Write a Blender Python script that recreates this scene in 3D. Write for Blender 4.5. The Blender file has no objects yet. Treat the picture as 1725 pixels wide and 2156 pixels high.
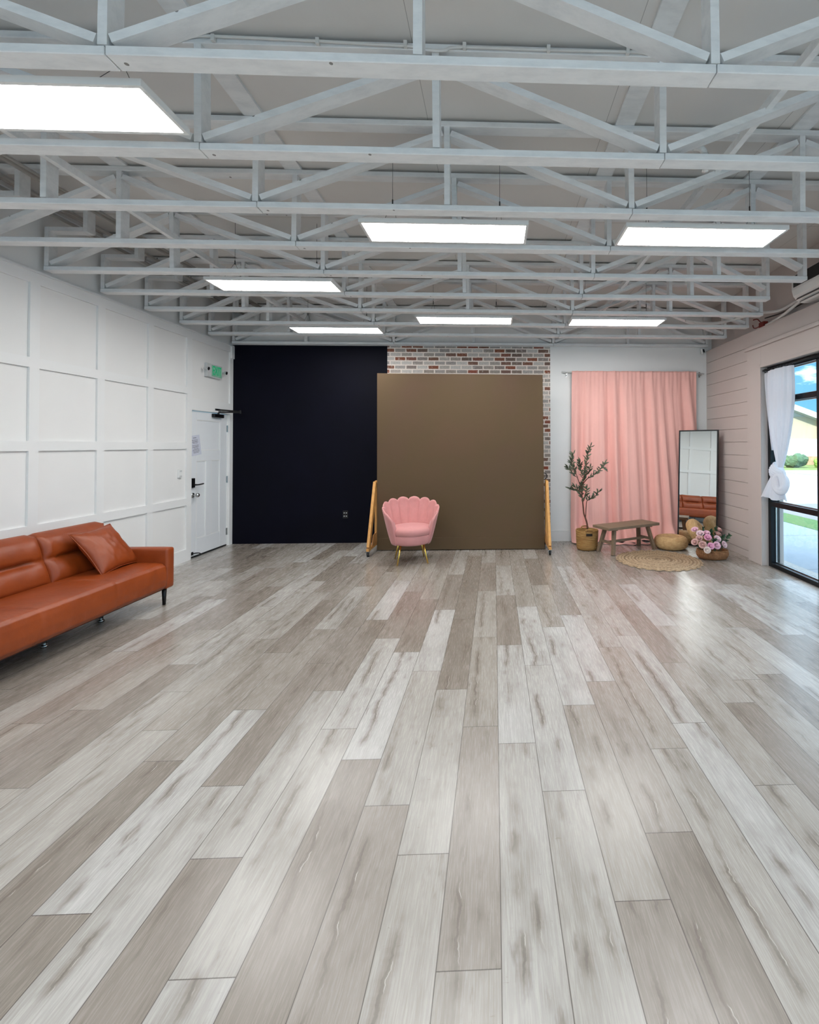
import bpy, bmesh, math, random
from mathutils import Vector, Matrix, Euler, noise as mnoise
from math import sin, cos, pi, radians

random.seed(7)
C = bpy.context.scene.collection
sc = bpy.context.scene

# ---------------------------------------------------------------- camera
F_PX, W_PX, H_PX = 980.0, 1725.0, 2156.0
cam_d = bpy.data.cameras.new('camera')
cam = bpy.data.objects.new('camera', cam_d)
C.objects.link(cam)
cam_d.sensor_fit = 'VERTICAL'
cam_d.sensor_height = 36.0
cam_d.lens = F_PX / H_PX * 36.0
cam_d.shift_x = (862.5 - 1078.57) / H_PX
cam_d.shift_y = (924.6 - 1078.0) / H_PX
cam_d.clip_start = 0.05
cam_d.clip_end = 300
_r = Vector((0.99925628, -0.0385428, -0.00116007))
_f = Vector((0.03855444, 0.99917579, 0.01269993))
_u = Vector((0.00066962, -0.01273521, 0.99991868))
m = Matrix.Identity(4)
for i in range(3):
    m[i][0], m[i][1], m[i][2] = _r[i], _u[i], -_f[i]
m[2][3] = 1.544
cam.matrix_world = m
sc.camera = cam

# ---------------------------------------------------------------- view, world, sun
sc.view_settings.view_transform = 'Standard'
sc.view_settings.look = 'None'
sc.view_settings.gamma = 1.0
sc.view_settings.use_curve_mapping = False
sc.view_settings.exposure = 0.84
SKY_STRENGTH = 0.95
CLOUD = 3.1
PANEL_STRENGTH = 15.0
SUN_STRENGTH = 5.5

wd = bpy.data.worlds.new('sky')
sc.world = wd
wd.use_nodes = True
wn = wd.node_tree
wn.nodes.clear()
def wnode(t, **kw):
    n = wn.nodes.new(t)
    for k, v in kw.items():
        setattr(n, k, v)
    return n
w_out = wnode('ShaderNodeOutputWorld')
w_bg = wnode('ShaderNodeBackground')
w_tc = wnode('ShaderNodeTexCoord')
w_sep = wnode('ShaderNodeSeparateXYZ')
w_grad = wnode('ShaderNodeValToRGB')
w_grad.color_ramp.elements[0].position = 0.0
w_grad.color_ramp.elements[0].color = (0.16, 0.46, 0.66, 1)
w_grad.color_ramp.elements[1].position = 0.6
w_grad.color_ramp.elements[1].color = (0.10, 0.34, 0.72, 1)
w_mul = wnode('ShaderNodeVectorMath', operation='SCALE')
w_mul.inputs['Scale'].default_value = SKY_STRENGTH
w_map = wnode('ShaderNodeMapping')
w_map.inputs['Scale'].default_value = (4.0, 4.0, 9.0)
w_map.inputs['Location'].default_value = (0.3, 0.0, 0.2)
w_noise = wnode('ShaderNodeTexNoise')
w_noise.inputs['Scale'].default_value = 1.6
w_noise.inputs['Detail'].default_value = 7.0
w_noise.inputs['Roughness'].default_value = 0.6
w_add = wnode('ShaderNodeMath', operation='MULTIPLY_ADD')
w_add.inputs[1].default_value = 0.32
w_ramp = wnode('ShaderNodeValToRGB')
w_ramp.color_ramp.elements[0].position = 0.55
w_ramp.color_ramp.elements[1].position = 0.72
w_mix = wnode('ShaderNodeMix', data_type='RGBA')
w_mix.inputs['B'].default_value = (CLOUD * 0.84, CLOUD * 0.98, CLOUD * 1.14, 1)
wl = wn.links.new
wl(w_tc.outputs['Generated'], w_map.inputs['Vector'])
wl(w_tc.outputs['Generated'], w_sep.inputs[0])
wl(w_sep.outputs[2], w_grad.inputs['Fac'])
wl(w_map.outputs['Vector'], w_noise.inputs['Vector'])
wl(w_sep.outputs[2], w_add.inputs[0])
wl(w_noise.outputs['Fac'], w_add.inputs[2])
wl(w_add.outputs[0], w_ramp.inputs['Fac'])
wl(w_grad.outputs['Color'], w_mul.inputs[0])
wl(w_mul.outputs['Vector'], w_mix.inputs['A'])
wl(w_ramp.outputs['Color'], w_mix.inputs['Factor'])
wl(w_mix.outputs['Result'], w_bg.inputs['Color'])
wl(w_bg.outputs['Background'], w_out.inputs['Surface'])

sun_d = bpy.data.lights.new('sun', 'SUN')
sun_d.energy = SUN_STRENGTH
sun_d.angle = radians(0.6)
sun_d.color = (1.0, 0.95, 0.87)
sun = bpy.data.objects.new('sun', sun_d)
C.objects.link(sun)
sun.rotation_euler = Vector((-0.50, -0.62, 0.55)).to_track_quat('Z', 'Y').to_euler()

# ---------------------------------------------------------------- material helpers
def lin(c):
    out = []
    for v in c[:3]:
        v /= 255.0
        out.append(v / 12.92 if v <= 0.04045 else ((v + 0.055) / 1.055) ** 2.4)
    return (out[0], out[1], out[2], 1.0)

class NT:
    def __init__(self, name):
        self.m = bpy.data.materials.new(name)
        self.m.use_nodes = True
        self.t = self.m.node_tree
        self.t.nodes.clear()
        self.out = self.t.nodes.new('ShaderNodeOutputMaterial')
    def n(self, typ, inp=None, **kw):
        nd = self.t.nodes.new(typ)
        for k, v in kw.items():
            setattr(nd, k, v)
        for k, v in (inp or {}).items():
            self.set(nd, k, v)
        return nd
    def set(self, nd, k, v):
        s = nd.inputs[k]
        if isinstance(v, bpy.types.NodeSocket):
            self.t.links.new(v, s)
        elif isinstance(v, bpy.types.Node):
            self.t.links.new(v.outputs[0], s)
        else:
            s.default_value = v
    def math(self, op, a, b=0.0, c=0.0):
        nd = self.n('ShaderNodeMath', {0: a, 1: b, 2: c}, operation=op)
        return nd.outputs[0]
    def mix(self, f, a, b, blend='MIX'):
        nd = self.n('ShaderNodeMix', {'Factor': f, 'A': a, 'B': b}, data_type='RGBA', blend_type=blend)
        return nd.outputs['Result']
    def ramp(self, f, stops, interp='LINEAR'):
        nd = self.n('ShaderNodeValToRGB', {'Fac': f})
        cr = nd.color_ramp
        cr.interpolation = interp
        while len(cr.elements) > 1:
            cr.elements.remove(cr.elements[-1])
        for i, (p, c) in enumerate(stops):
            e = cr.elements[0] if i == 0 else cr.elements.new(p)
            e.position = p
            e.color = c if len(c) == 4 else (*c, 1)
        return nd.outputs['Color']
    def step(self, v, a, b):
        nd = self.n('ShaderNodeMapRange', {'Value': v, 'From Min': a, 'From Max': b}, interpolation_type='SMOOTHSTEP')
        return nd.outputs['Result']
    def obj(self):
        return self.n('ShaderNodeTexCoord').outputs['Object']
    def noise(self, vec, scale, detail=3.0, rough=0.5):
        return self.n('ShaderNodeTexNoise', {'Vector': vec, 'Scale': scale, 'Detail': detail, 'Roughness': rough}).outputs['Fac']
    def scaled(self, vec, s):
        return self.n('ShaderNodeMapping', {'Vector': vec, 'Scale': s}).outputs['Vector']
    def bsdf(self, color, rough=0.5, metal=0.0, normal=None, **kw):
        b = self.n('ShaderNodeBsdfPrincipled', {'Base Color': color, 'Roughness': rough, 'Metallic': metal})
        if normal is not None:
            self.set(b, 'Normal', normal)
        for k, v in kw.items():
            self.set(b, k.replace('_', ' '), v)
        self.t.links.new(b.outputs[0], self.out.inputs['Surface'])
        return b
    def bump(self, h, strength=0.3, dist=0.01):
        return self.n('ShaderNodeBump', {'Height': h, 'Strength': strength, 'Distance': dist}).outputs['Normal']

def simple(name, rgb, rough=0.5, metal=0.0, var=0.0, vscale=8.0, bump=0.0, bscale=60.0, stretch=(1, 1, 1), **kw):
    t = NT(name)
    col = lin(rgb)
    vec = t.scaled(t.obj(), stretch)
    csock = col
    if var > 0:
        f = t.noise(vec, vscale, 4.0, 0.6)
        a = tuple(max(0, c * (1 - var)) for c in col[:3]) + (1,)
        b = tuple(min(1, c * (1 + var)) for c in col[:3]) + (1,)
        csock = t.ramp(f, [(0.3, a), (0.7, b)])
    nrm = None
    if bump > 0:
        nrm = t.bump(t.noise(vec, bscale, 4.0, 0.6), bump, 0.004)
    t.bsdf(csock, rough, metal, nrm, **kw)
    return t.m

M = {}
M['wall'] = simple('white_wall_paint', (232, 231, 229), 0.55, var=0.015, vscale=2.0, bump=0.03, bscale=180)
M['trim'] = simple('white_trim_paint', (233, 233, 232), 0.42, var=0.01, vscale=3.0)
M['door'] = simple('white_door_paint', (229, 232, 235), 0.40, var=0.012, vscale=4.0)
M['ship'] = simple('shiplap_paint', (194, 184, 179), 0.5, var=0.015, vscale=2.5)
M['navy'] = simple('navy_wall_paint', (5, 5, 19), 0.65, var=0.25, vscale=1.2, Specular_IOR_Level=0.12)
M['black'] = simple('black_metal', (12, 12, 14), 0.35, 0.2)
M['alu'] = simple('dark_window_frame', (17, 22, 27), 0.32, 0.5)
M['plastic_black'] = simple('black_plastic', (10, 10, 11), 0.4)
M['plastic_white'] = simple('white_plastic', (228, 228, 226), 0.4)
M['plastic_grey'] = simple('grey_plastic', (200, 201, 201), 0.45)
M['chrome'] = simple('brushed_steel', (190, 190, 188), 0.25, 1.0)
M['gold'] = simple('brass', (226, 190, 96), 0.22, 1.0)
M['paper'] = simple('paper', (206, 209, 222), 0.7)
M['ink'] = simple('ink', (30, 31, 38), 0.8)
M['pink_fabric'] = simple('pink_curtain_cloth', (247, 188, 177), 0.75, var=0.02, vscale=3.0, bump=0.05, bscale=300, Sheen_Weight=0.25)
M['leather_dark'] = simple('dark_seam', (70, 30, 14), 0.6)
M['pine'] = simple('pine_wood', (206, 150, 82), 0.6, var=0.16, vscale=6.0, stretch=(8, 8, 1), bump=0.05)
M['ply'] = simple('plywood', (176, 124, 70), 0.65, var=0.3, vscale=9.0)
M['soil'] = simple('soil', (40, 30, 24), 0.95, var=0.3, vscale=40)
M['bark'] = simple('bark', (92, 58, 44), 0.85, var=0.25, vscale=30, bump=0.3, bscale=90)
M['rubber'] = simple('black_rubber', (14, 14, 15), 0.5)
M['copper'] = simple('red_valve_metal', (112, 32, 22), 0.5, 0.3)
M['pipe'] = simple('white_pipe', (215, 214, 211), 0.5)
M['pipe_grey'] = simple('grey_conduit', (168, 165, 160), 0.55)
M['wire'] = simple('steel_wire', (70, 70, 70), 0.4, 0.6)

def m_timber():
    t = NT('white_painted_timber')
    o = t.obj()
    f = t.noise(t.scaled(o, (1.0, 3.0, 3.0)), 5.0, 5.0, 0.65)
    col = t.ramp(f, [(0.25, lin((214, 216, 217))), (0.55, lin((231, 232, 232))), (0.8, lin((236, 237, 237)))])
    # chipped paint, knots and old nail holes
    ch = t.step(t.noise(t.scaled(o, (1.0, 1.0, 1.6)), 16.0, 6.0, 0.7), 0.70, 0.76)
    col = t.mix(t.math('MULTIPLY', ch, 0.45), col, lin((120, 112, 104)))
    v = t.n('ShaderNodeTexVoronoi', {'Vector': o, 'Scale': 5.0})
    hole = t.math('LESS_THAN', v.outputs['Distance'], 0.045)
    col = t.mix(t.math('MULTIPLY', hole, 0.75), col, lin((70, 62, 56)))
    nrm = t.bump(t.noise(t.scaled(o, (2.0, 30.0, 30.0)), 6.0, 4.0), 0.10, 0.004)
    t.bsdf(col, 0.55, 0, nrm)
    return t.m
M['timber'] = m_timber()

def m_deck():
    t = NT('ceiling_deck_paint')
    o = t.obj()
    f = t.noise(o, 1.2, 4.0, 0.55)
    col = t.ramp(f, [(0.3, lin((216, 212, 208))), (0.7, lin((223, 220, 216)))])
    sx = t.n('ShaderNodeSeparateXYZ', {'Vector': o})
    a = t.math('ABSOLUTE', t.math('SUBTRACT', t.math('FRACT', t.math('DIVIDE', t.math('ADD', sx.outputs[0], 0.45), 1.22)), 0.5))
    b = t.math('ABSOLUTE', t.math('SUBTRACT', t.math('FRACT', t.math('DIVIDE', t.math('ADD', sx.outputs[1], 0.3), 2.44)), 0.5))
    line = t.math('MAXIMUM', t.math('GREATER_THAN', a, 0.4985), t.math('GREATER_THAN', b, 0.4992))
    col = t.mix(t.math('MULTIPLY', line, 0.6), col, lin((110, 105, 100)))
    t.bsdf(col, 0.65)
    return t.m
M['deck'] = m_deck()

PW = 0.1927
def m_floor():
    t = NT('greyed_oak_planks')
    at = lambda nm: t.n('ShaderNodeAttribute', attribute_name=nm)
    uv = t.n('ShaderNodeUVMap', uv_map='UVMap')
    s = t.n('ShaderNodeSeparateXYZ', {'Vector': uv})
    u, v = s.outputs[0], s.outputs[1]
    r1 = at('rnd').outputs['Fac']
    r2 = at('rnd2').outputs['Fac']
    ln = at('plen').outputs['Fac']
    def vec(su, sv, k):
        return t.n('ShaderNodeCombineXYZ', {0: t.math('MULTIPLY', u, su), 1: t.math('MULTIPLY', v, sv), 2: t.math('MULTIPLY', r2, k)}).outputs[0]
    base = t.ramp(r1, [(0.0, lin((135, 126, 116))), (0.25, lin((146, 137, 128))), (0.5, lin((157, 150, 141))), (0.78, lin((169, 164, 157))), (1.0, lin((184, 181, 177)))])
    tone = t.noise(vec(8, 1.5, 50), 1.0, 4.0, 0.65)
    base = t.mix(0.9, base, t.ramp(tone, [(0.28, (0.70, 0.675, 0.65)), (0.5, (0.98, 0.98, 0.98)), (0.78, (1.12, 1.13, 1.15))]), 'MULTIPLY')
    grain = t.noise(vec(230, 9.0, 91), 1.0, 5.0, 0.7)
    base = t.mix(0.6, base, t.ramp(grain, [(0.30, (0.77, 0.75, 0.73)), (0.5, (0.99, 0.99, 0.99)), (0.68, (1.08, 1.08, 1.08))]), 'MULTIPLY')
    # long wandering dark cracks along the board, two per plank design, broken up
    for su, k1, k2, k3, p0, amp, th in ((1, 71, 31, 17, 0.30, 0.17, 0.50), (2, 113, 57, 29, 0.68, 0.13, 0.60)):
        wob = t.noise(vec(0.0, 1.2, k1), 1.0, 6.0, 0.66)
        wob2 = t.noise(vec(2.0, 30.0, k2), 1.0, 4.0, 0.75)
        cx = t.math('ADD', t.math('MULTIPLY', t.math('SUBTRACT', wob, 0.5), amp), t.math('MULTIPLY', t.math('SUBTRACT', wob2, 0.5), 0.012))
        d = t.math('SUBTRACT', t.math('ADD', u, cx), t.math('ADD', t.math('MULTIPLY', r2, 0.25 * PW), (p0 - 0.12) * PW))
        ad = t.math('ABSOLUTE', d)
        width = t.math('MULTIPLY', t.noise(vec(0.0, 9.0, k3), 1.0, 2.0), 0.009)
        thin = t.math('SUBTRACT', 1.0, t.step(t.math('SUBTRACT', ad, width), -0.002, 0.0025))
        wide = t.math('SUBTRACT', 1.0, t.step(ad, 0.003, 0.036))
        gate = t.step(t.noise(vec(0.0, 2.2, k3 + 5), 1.0, 3.0, 0.6), th - 0.06, th + 0.10)
        fine = t.step(grain, 0.36, 0.60)
        base = t.mix(t.math('MULTIPLY', t.math('MULTIPLY', wide, gate), 0.62), base, lin((116, 105, 94)))
        base = t.mix(t.math('MULTIPLY', t.math('MULTIPLY', thin, gate), t.math('ADD', 0.25, t.math('MULTIPLY', fine, 0.35))), base, lin((88, 77, 68)))
        lightline = t.math('SUBTRACT', 1.0, t.step(t.math('ABSOLUTE', t.math('SUBTRACT', d, 0.008)), 0.0005, 0.0022))
        base = t.mix(t.math('MULTIPLY', t.math('MULTIPLY', lightline, gate), t.step(t.noise(vec(0.0, 11.0, k2 + 3), 1.0, 2.0), 0.52, 0.62)), base, lin((188, 181, 172)))
    # soft knots and short smudges across the grain
    kn = t.step(t.noise(vec(15, 4.0, 43), 1.0, 4.0, 0.62), 0.60, 0.78)
    base = t.mix(t.math('MULTIPLY', kn, 0.66), base, lin((104, 93, 83)))
    tick = t.step(t.noise(vec(26, 70.0, 63), 1.0, 3.0, 0.6), 0.66, 0.76)
    tgate = t.step(t.noise(vec(6, 3.0, 83), 1.0, 2.0), 0.50, 0.62)
    base = t.mix(t.math('MULTIPLY', t.math('MULTIPLY', tick, tgate), 0.5), base, lin((108, 96, 85)))
    # joints
    e1 = t.math('MINIMUM', u, t.math('SUBTRACT', PW, u))
    e2 = t.math('MINIMUM', v, t.math('SUBTRACT', ln, v))
    seam = t.math('SUBTRACT', 1.0, t.step(t.math('MINIMUM', e1, e2), 0.0008, 0.0024))
    base = t.mix(t.math('MULTIPLY', seam, 0.85), base, lin((66, 58, 52)))
    h = t.math('SUBTRACT', t.math('MULTIPLY', grain, 0.25), seam)
    rough = t.math('ADD', 0.22, t.math('MULTIPLY', grain, 0.10))
    t.bsdf(base, rough, 0, t.bump(h, 0.05, 0.003), **{'Specular IOR Level': 0.30, 'Coat Weight': 0.5, 'Coat Roughness': 0.27, 'Coat IOR': 1.5})
    return t.m
M['floor'] = m_floor()

def m_brick():
    t = NT('brick_wallpaper')
    o = t.obj()
    s = t.n('ShaderNodeSeparateXYZ', {'Vector': o})
    wob = t.noise(o, 38.0, 3.0)
    vx = t.math('ADD', s.outputs[0], t.math('MULTIPLY', t.math('SUBTRACT', wob, 0.5), 0.010))
    vz = t.math('ADD', s.outputs[2], t.math('MULTIPLY', t.math('SUBTRACT', t.noise(t.scaled(o, (1, 1, 1.3)), 44.0, 3.0), 0.5), 0.010))
    v = t.n('ShaderNodeCombineXYZ', {0: vx, 1: vz, 2: 0.0}).outputs[0]
    bt = t.n('ShaderNodeTexBrick', {'Vector': v, 'Color1': (0, 0, 0, 1), 'Color2': (1, 1, 1, 1), 'Mortar': (0, 0, 0, 1), 'Scale': 1.0,
             'Mortar Size': 0.0095, 'Mortar Smooth': 0.15, 'Brick Width': 0.176, 'Row Height': 0.0672}, offset=0.42, offset_frequency=2)
    tint = t.n('ShaderNodeSeparateColor', {'Color': bt.outputs['Color']}).outputs[0]
    col = t.ramp(tint, [(0.0, lin((196, 190, 184))), (0.22, lin((186, 178, 171))), (0.40, lin((150, 138, 128))), (0.52, lin((164, 158, 154))),
                        (0.66, lin((112, 88, 74))), (0.80, lin((136, 76, 50))), (0.92, lin((108, 92, 82))), (1.0, lin((146, 66, 40)))])
    mot = t.noise(t.scaled(o, (1, 1, 2.5)), 45.0, 5.0, 0.7)
    col = t.mix(t.step(mot, 0.50, 0.68), col, t.mix(0.55, col, lin((70, 56, 50))))
    col = t.mix(t.math('MULTIPLY', t.step(t.noise(o, 26.0, 4.0, 0.7), 0.56, 0.70), 0.6), col, lin((208, 200, 192)))
    col = t.mix(bt.outputs['Fac'], col, lin((226, 214, 204)))
    t.bsdf(col, 0.75)
    return t.m
M['brick'] = m_brick()

def m_leather():
    t = NT('cognac_leather')
    o = t.obj()
    f = t.noise(o, 4.0, 4.0, 0.6)
    col = t.ramp(f, [(0.3, lin((130, 54, 12))), (0.7, lin((148, 65, 20)))])
    cr = t.noise(o, 9.0, 3.0, 0.55)
    gr = t.n('ShaderNodeTexVoronoi', {'Vector': o, 'Scale': 300.0}).outputs['Distance']
    h = t.math('ADD', t.math('MULTIPLY', cr, 1.0), t.math('MULTIPLY', gr, 0.03))
    t.bsdf(col, 0.42, 0, t.bump(h, 0.22, 0.02))
    return t.m
M['leather'] = m_leather()

M['velvet'] = simple('pink_velvet', (200, 137, 134), 0.8, var=0.05, vscale=12, bump=0.05, bscale=200, Sheen_Weight=0.45, Sheen_Roughness=0.4, Sheen_Tint=lin((255, 215, 215)))

def m_backdrop():
    t = NT('brown_canvas')
    o = t.obj()
    f = t.noise(o, 0.9, 3.0, 0.5)
    col = t.ramp(f, [(0.3, lin((92, 70, 50))), (0.5, lin((88, 70, 47))), (0.7, lin((90, 68, 51)))])
    nrm = t.bump(t.noise(o, 2.2, 2.0), 0.10, 0.02)
    t.bsdf(col, 0.62, 0, nrm, Specular_IOR_Level=0.3)
    return t.m
M['backdrop'] = m_backdrop()

def m_woven(name, c1, c2, c3, axis_scale, kind='rings', rough=0.75, freq=1.0):
    t = NT(name)
    o = t.obj()
    f = t.noise(t.scaled(o, axis_scale), 10.0, 4.0, 0.65)
    col = t.ramp(f, [(0.25, lin(c1)), (0.5, lin(c2)), (0.75, lin(c3))])
    s = t.n('ShaderNodeSeparateXYZ', {'Vector': o})
    ang = t.math('ARCTAN2', s.outputs[1], s.outputs[0])
    zz = t.math('SINE', t.math('MULTIPLY', s.outputs[2], 420.0 * freq))
    aa = t.math('SINE', t.math('MULTIPLY', ang, 46.0))
    if kind == 'rings':
        h = zz
    elif kind == 'stakes':
        h = t.math('ADD', t.math('MULTIPLY', aa, 0.8), t.math('MULTIPLY', zz, 0.5))
    else:
        h = t.math('ADD', t.math('MULTIPLY', t.math('SINE', t.math('MULTIPLY', ang, 90.0)), 0.5), t.math('MULTIPLY', zz, 0.6))
    sh = t.step(h, -1.2, 0.2)
    col = t.mix(t.math('MULTIPLY', t.math('SUBTRACT', 1.0, sh), 0.45), col, lin(tuple(v * 0.55 for v in c1)))
    t.bsdf(col, rough, 0, t.bump(h, 0.5, 0.004))
    return t.m
M['seagrass'] = m_woven('banana_leaf_weave', (128, 88, 44), (168, 124, 68), (206, 168, 104), (0.7, 0.7, 7.0), 'rings', freq=0.8)
M['straw'] = m_woven('straw_weave', (180, 142, 94), (202, 164, 114), (220, 188, 140), (2, 2, 5), 'straw', freq=1.4)
M['wicker'] = m_woven('wicker', (118, 76, 42), (148, 100, 62), (174, 128, 86), (2, 2, 3), 'stakes')

def m_jute():
    t = NT('jute_braid')
    o = t.obj()
    s = t.n('ShaderNodeSeparateXYZ', {'Vector': o})
    r = t.math('SQRT', t.math('ADD', t.math('MULTIPLY', s.outputs[0], s.outputs[0]), t.math('MULTIPLY', s.outputs[1], s.outputs[1])))
    ang = t.math('ARCTAN2', s.outputs[1], s.outputs[0])
    f = t.noise(o, 30.0, 4.0, 0.7)
    col = t.ramp(f, [(0.25, lin((132, 110, 86))), (0.5, lin((172, 147, 117))), (0.75, lin((196, 174, 144)))])
    ring = t.math('SINE', t.math('MULTIPLY', r, 2 * pi / 0.045))
    bead = t.math('SINE', t.math('ADD', t.math('MULTIPLY', ang, 60.0), t.math('MULTIPLY', ring, 2.0)))
    band = t.math('SINE', t.math('MULTIPLY', r, 2 * pi / 0.135))
    hole = t.math('MULTIPLY', t.step(band, 0.55, 0.9), t.step(bead, 0.1, 0.7))
    col = t.mix(t.math('MULTIPLY', hole, 0.85), col, lin((66, 48, 32)))
    col = t.mix(t.math('MULTIPLY', t.step(ring, 0.2, -1.0), 0.6), col, lin((112, 86, 58)))
    t.bsdf(col, 0.85, 0, t.bump(t.math('ADD', ring, t.math('MULTIPLY', bead, 0.5)), 0.5, 0.006))
    return t.m
M['jute'] = m_jute()
M['bench'] = simple('weathered_bench_wood', (122, 102, 82), 0.7, var=0.14, vscale=5.0, stretch=(2, 10, 10), bump=0.15, bscale=25)

def m_leaf(name, c1, c2):
    t = NT(name)
    f = t.noise(t.obj(), 14.0, 2.0)
    t.bsdf(t.ramp(f, [(0.35, lin(c1)), (0.65, lin(c2))]), 0.5)
    return t.m
M['olive'] = m_leaf('olive_leaf', (52, 58, 40), (96, 106, 80))
M['green'] = m_leaf('dark_leaf', (30, 56, 42), (58, 90, 60))
M['rose_pink'] = m_leaf('rose_pink', (228, 178, 196), (238, 196, 210))
M['rose_pale'] = m_leaf('rose_pale', (228, 196, 204), (238, 212, 216))
M['rose_hot'] = m_leaf('rose_bright_pink', (226, 158, 188), (236, 176, 202))
M['rose_dusty'] = m_leaf('rose_dusty', (202, 156, 150), (218, 176, 168))
M['rose_cream'] = m_leaf('rose_cream', (226, 206, 198), (236, 220, 212))

def m_mirror():
    t = NT('mirror_glass')
    nrm = t.bump(t.noise(t.scaled(t.obj(), (1.0, 1.0, 0.7)), 2.2, 0.0), 0.022, 0.05)
    t.bsdf((0.78, 0.82, 0.81, 1), 0.0, 1.0, nrm)
    return t.m
M['mirror'] = m_mirror()

def m_glass():
    t = NT('window_glass')
    tr = t.n('ShaderNodeBsdfTransparent', {'Color': (0.93, 0.97, 0.97, 1)})
    gl = t.n('ShaderNodeBsdfGlossy', {'Color': (1, 1, 1, 1), 'Roughness': 0.0})
    bf = t.n('ShaderNodeNewGeometry').outputs['Backfacing']
    ior = t.math('ADD', 1.45, t.math('MULTIPLY', bf, 1 / 1.45 - 1.45))
    fr = t.n('ShaderNodeFresnel', {'IOR': ior})
    mx = t.n('ShaderNodeMixShader', {0: fr.outputs[0], 1: tr.outputs[0], 2: gl.outputs[0]})
    t.t.links.new(mx.outputs[0], t.out.inputs['Surface'])
    return t.m
M['glass'] = m_glass()

def m_sheer():
    t = NT('white_sheer_cloth')
    d = t.n('ShaderNodeBsdfDiffuse', {'Color': lin((236, 236, 240))})
    tl = t.n('ShaderNodeBsdfTranslucent', {'Color': lin((236, 238, 244))})
    mx = t.n('ShaderNodeMixShader', {0: 0.42, 1: d.outputs[0], 2: tl.outputs[0]})
    t.t.links.new(mx.outputs[0], t.out.inputs['Surface'])
    return t.m
M['sheer'] = m_sheer()

def m_emit(name, col, st):
    t = NT(name)
    e = t.n('ShaderNodeEmission', {'Color': col, 'Strength': st})
    t.t.links.new(e.outputs[0], t.out.inputs['Surface'])
    return t.m
M['panel_light'] = m_emit('led_diffuser', (1.0, 0.995, 0.985, 1), PANEL_STRENGTH)
M['exit_green'] = m_emit('exit_letters', (0.005, 0.20, 0.085, 1), 0.8)
M['exit_face'] = simple('exit_face', (140, 196, 168), 0.4)

M['walk'] = simple('concrete_walk', (136, 148, 160), 0.85, var=0.06, vscale=2.0)
M['joint'] = simple('concrete_joint', (120, 124, 128), 0.9)
M['grass'] = simple('grass_strip_turf', (80, 114, 62), 0.95, var=0.35, vscale=20)
M['road'] = simple('asphalt', (128, 128, 131), 0.9, var=0.06, vscale=3)
M['drive'] = simple('bright_concrete', (138, 136, 133), 0.9, var=0.06, vscale=1.0)
M['lawn'] = simple('far_lawn', (98, 118, 60), 0.95, var=0.2, vscale=3)
M['stucco'] = simple('cream_stucco', (166, 156, 134), 0.9, var=0.06, vscale=1.5)
M['siding'] = simple('pale_siding', (176, 182, 184), 0.8, var=0.04, vscale=1.0)
M['fascia'] = simple('white_fascia', (184, 185, 187), 0.6)
M['shingle'] = simple('grey_shingle', (150, 152, 156), 0.9, var=0.1, vscale=4)
M['stone'] = simple('tan_stone', (160, 136, 108), 0.9, var=0.3, vscale=5)
M['shrub'] = simple('shrub_leaf', (66, 96, 68), 0.9, var=0.35, vscale=6)
M['shrub2'] = simple('light_shrub_leaf', (110, 146, 62), 0.9, var=0.3, vscale=6)

# ---------------------------------------------------------------- geometry helpers
ROOT = {}
def box(bm, x0, x1, y0, y1, z0, z1, mi=0):
    vs = [bm.verts.new((x, y, z)) for x in (x0, x1) for y in (y0, y1) for z in (z0, z1)]
    for q in ((0, 1, 3, 2), (4, 6, 7, 5), (0, 4, 5, 1), (2, 3, 7, 6), (0, 2, 6, 4), (1, 5, 7, 3)):
        f = bm.faces.new([vs[i] for i in q])
        f.material_index = mi
    return vs

def obox(bm, mat4, sx, sy, sz, mi=0):
    """box of full size sx, sy, sz centred in mat4"""
    vs = box(bm, -sx / 2, sx / 2, -sy / 2, sy / 2, -sz / 2, sz / 2, mi)
    for v in vs:
        v.co = mat4 @ v.co
    return vs

def bar(bm, a, b, w, d, up=(0, 1, 0)):
    """rectangular bar from a to b; d measured along 'up', w across"""
    a, b = Vector(a), Vector(b)
    x = (b - a)
    L = x.length
    x.normalize()
    y = Vector(up)
    z = x.cross(y).normalized()
    y = z.cross(x).normalized()
    mt = Matrix((x, y, z)).transposed().to_4x4()
    mt.translation = (a + b) / 2
    return obox(bm, mt, L, d, w)

def tube(bm, pts, rad, seg=10, cap=True, closed=False):
    pts = [Vector(p) for p in pts]
    n = len(pts)
    rads = rad if isinstance(rad, (list, tuple)) else [rad] * n
    rings = []
    prev = None
    for i, p in enumerate(pts):
        if closed:
            t = pts[(i + 1) % n] - pts[i - 1]
        else:
            t = pts[min(i + 1, n - 1)] - pts[max(i - 1, 0)]
        t.normalize()
        if prev is None:
            ref = Vector((0, 0, 1)) if abs(t.z) < 0.9 else Vector((1, 0, 0))
            nx = t.cross(ref).normalized()
        else:
            nx = (prev - t * prev.dot(t)).normalized()
        prev = nx
        ny = t.cross(nx)
        rings.append([bm.verts.new(p + (nx * cos(2 * pi * k / seg) + ny * sin(2 * pi * k / seg)) * rads[i]) for k in range(seg)])
    m_ = n if closed else n - 1
    for i in range(m_):
        a, b = rings[i], rings[(i + 1) % n]
        for k in range(seg):
            bm.faces.new((a[k], a[(k + 1) % seg], b[(k + 1) % seg], b[k]))
    if cap and not closed:
        bm.faces.new(rings[0][::-1])
        bm.faces.new(rings[-1])

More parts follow.
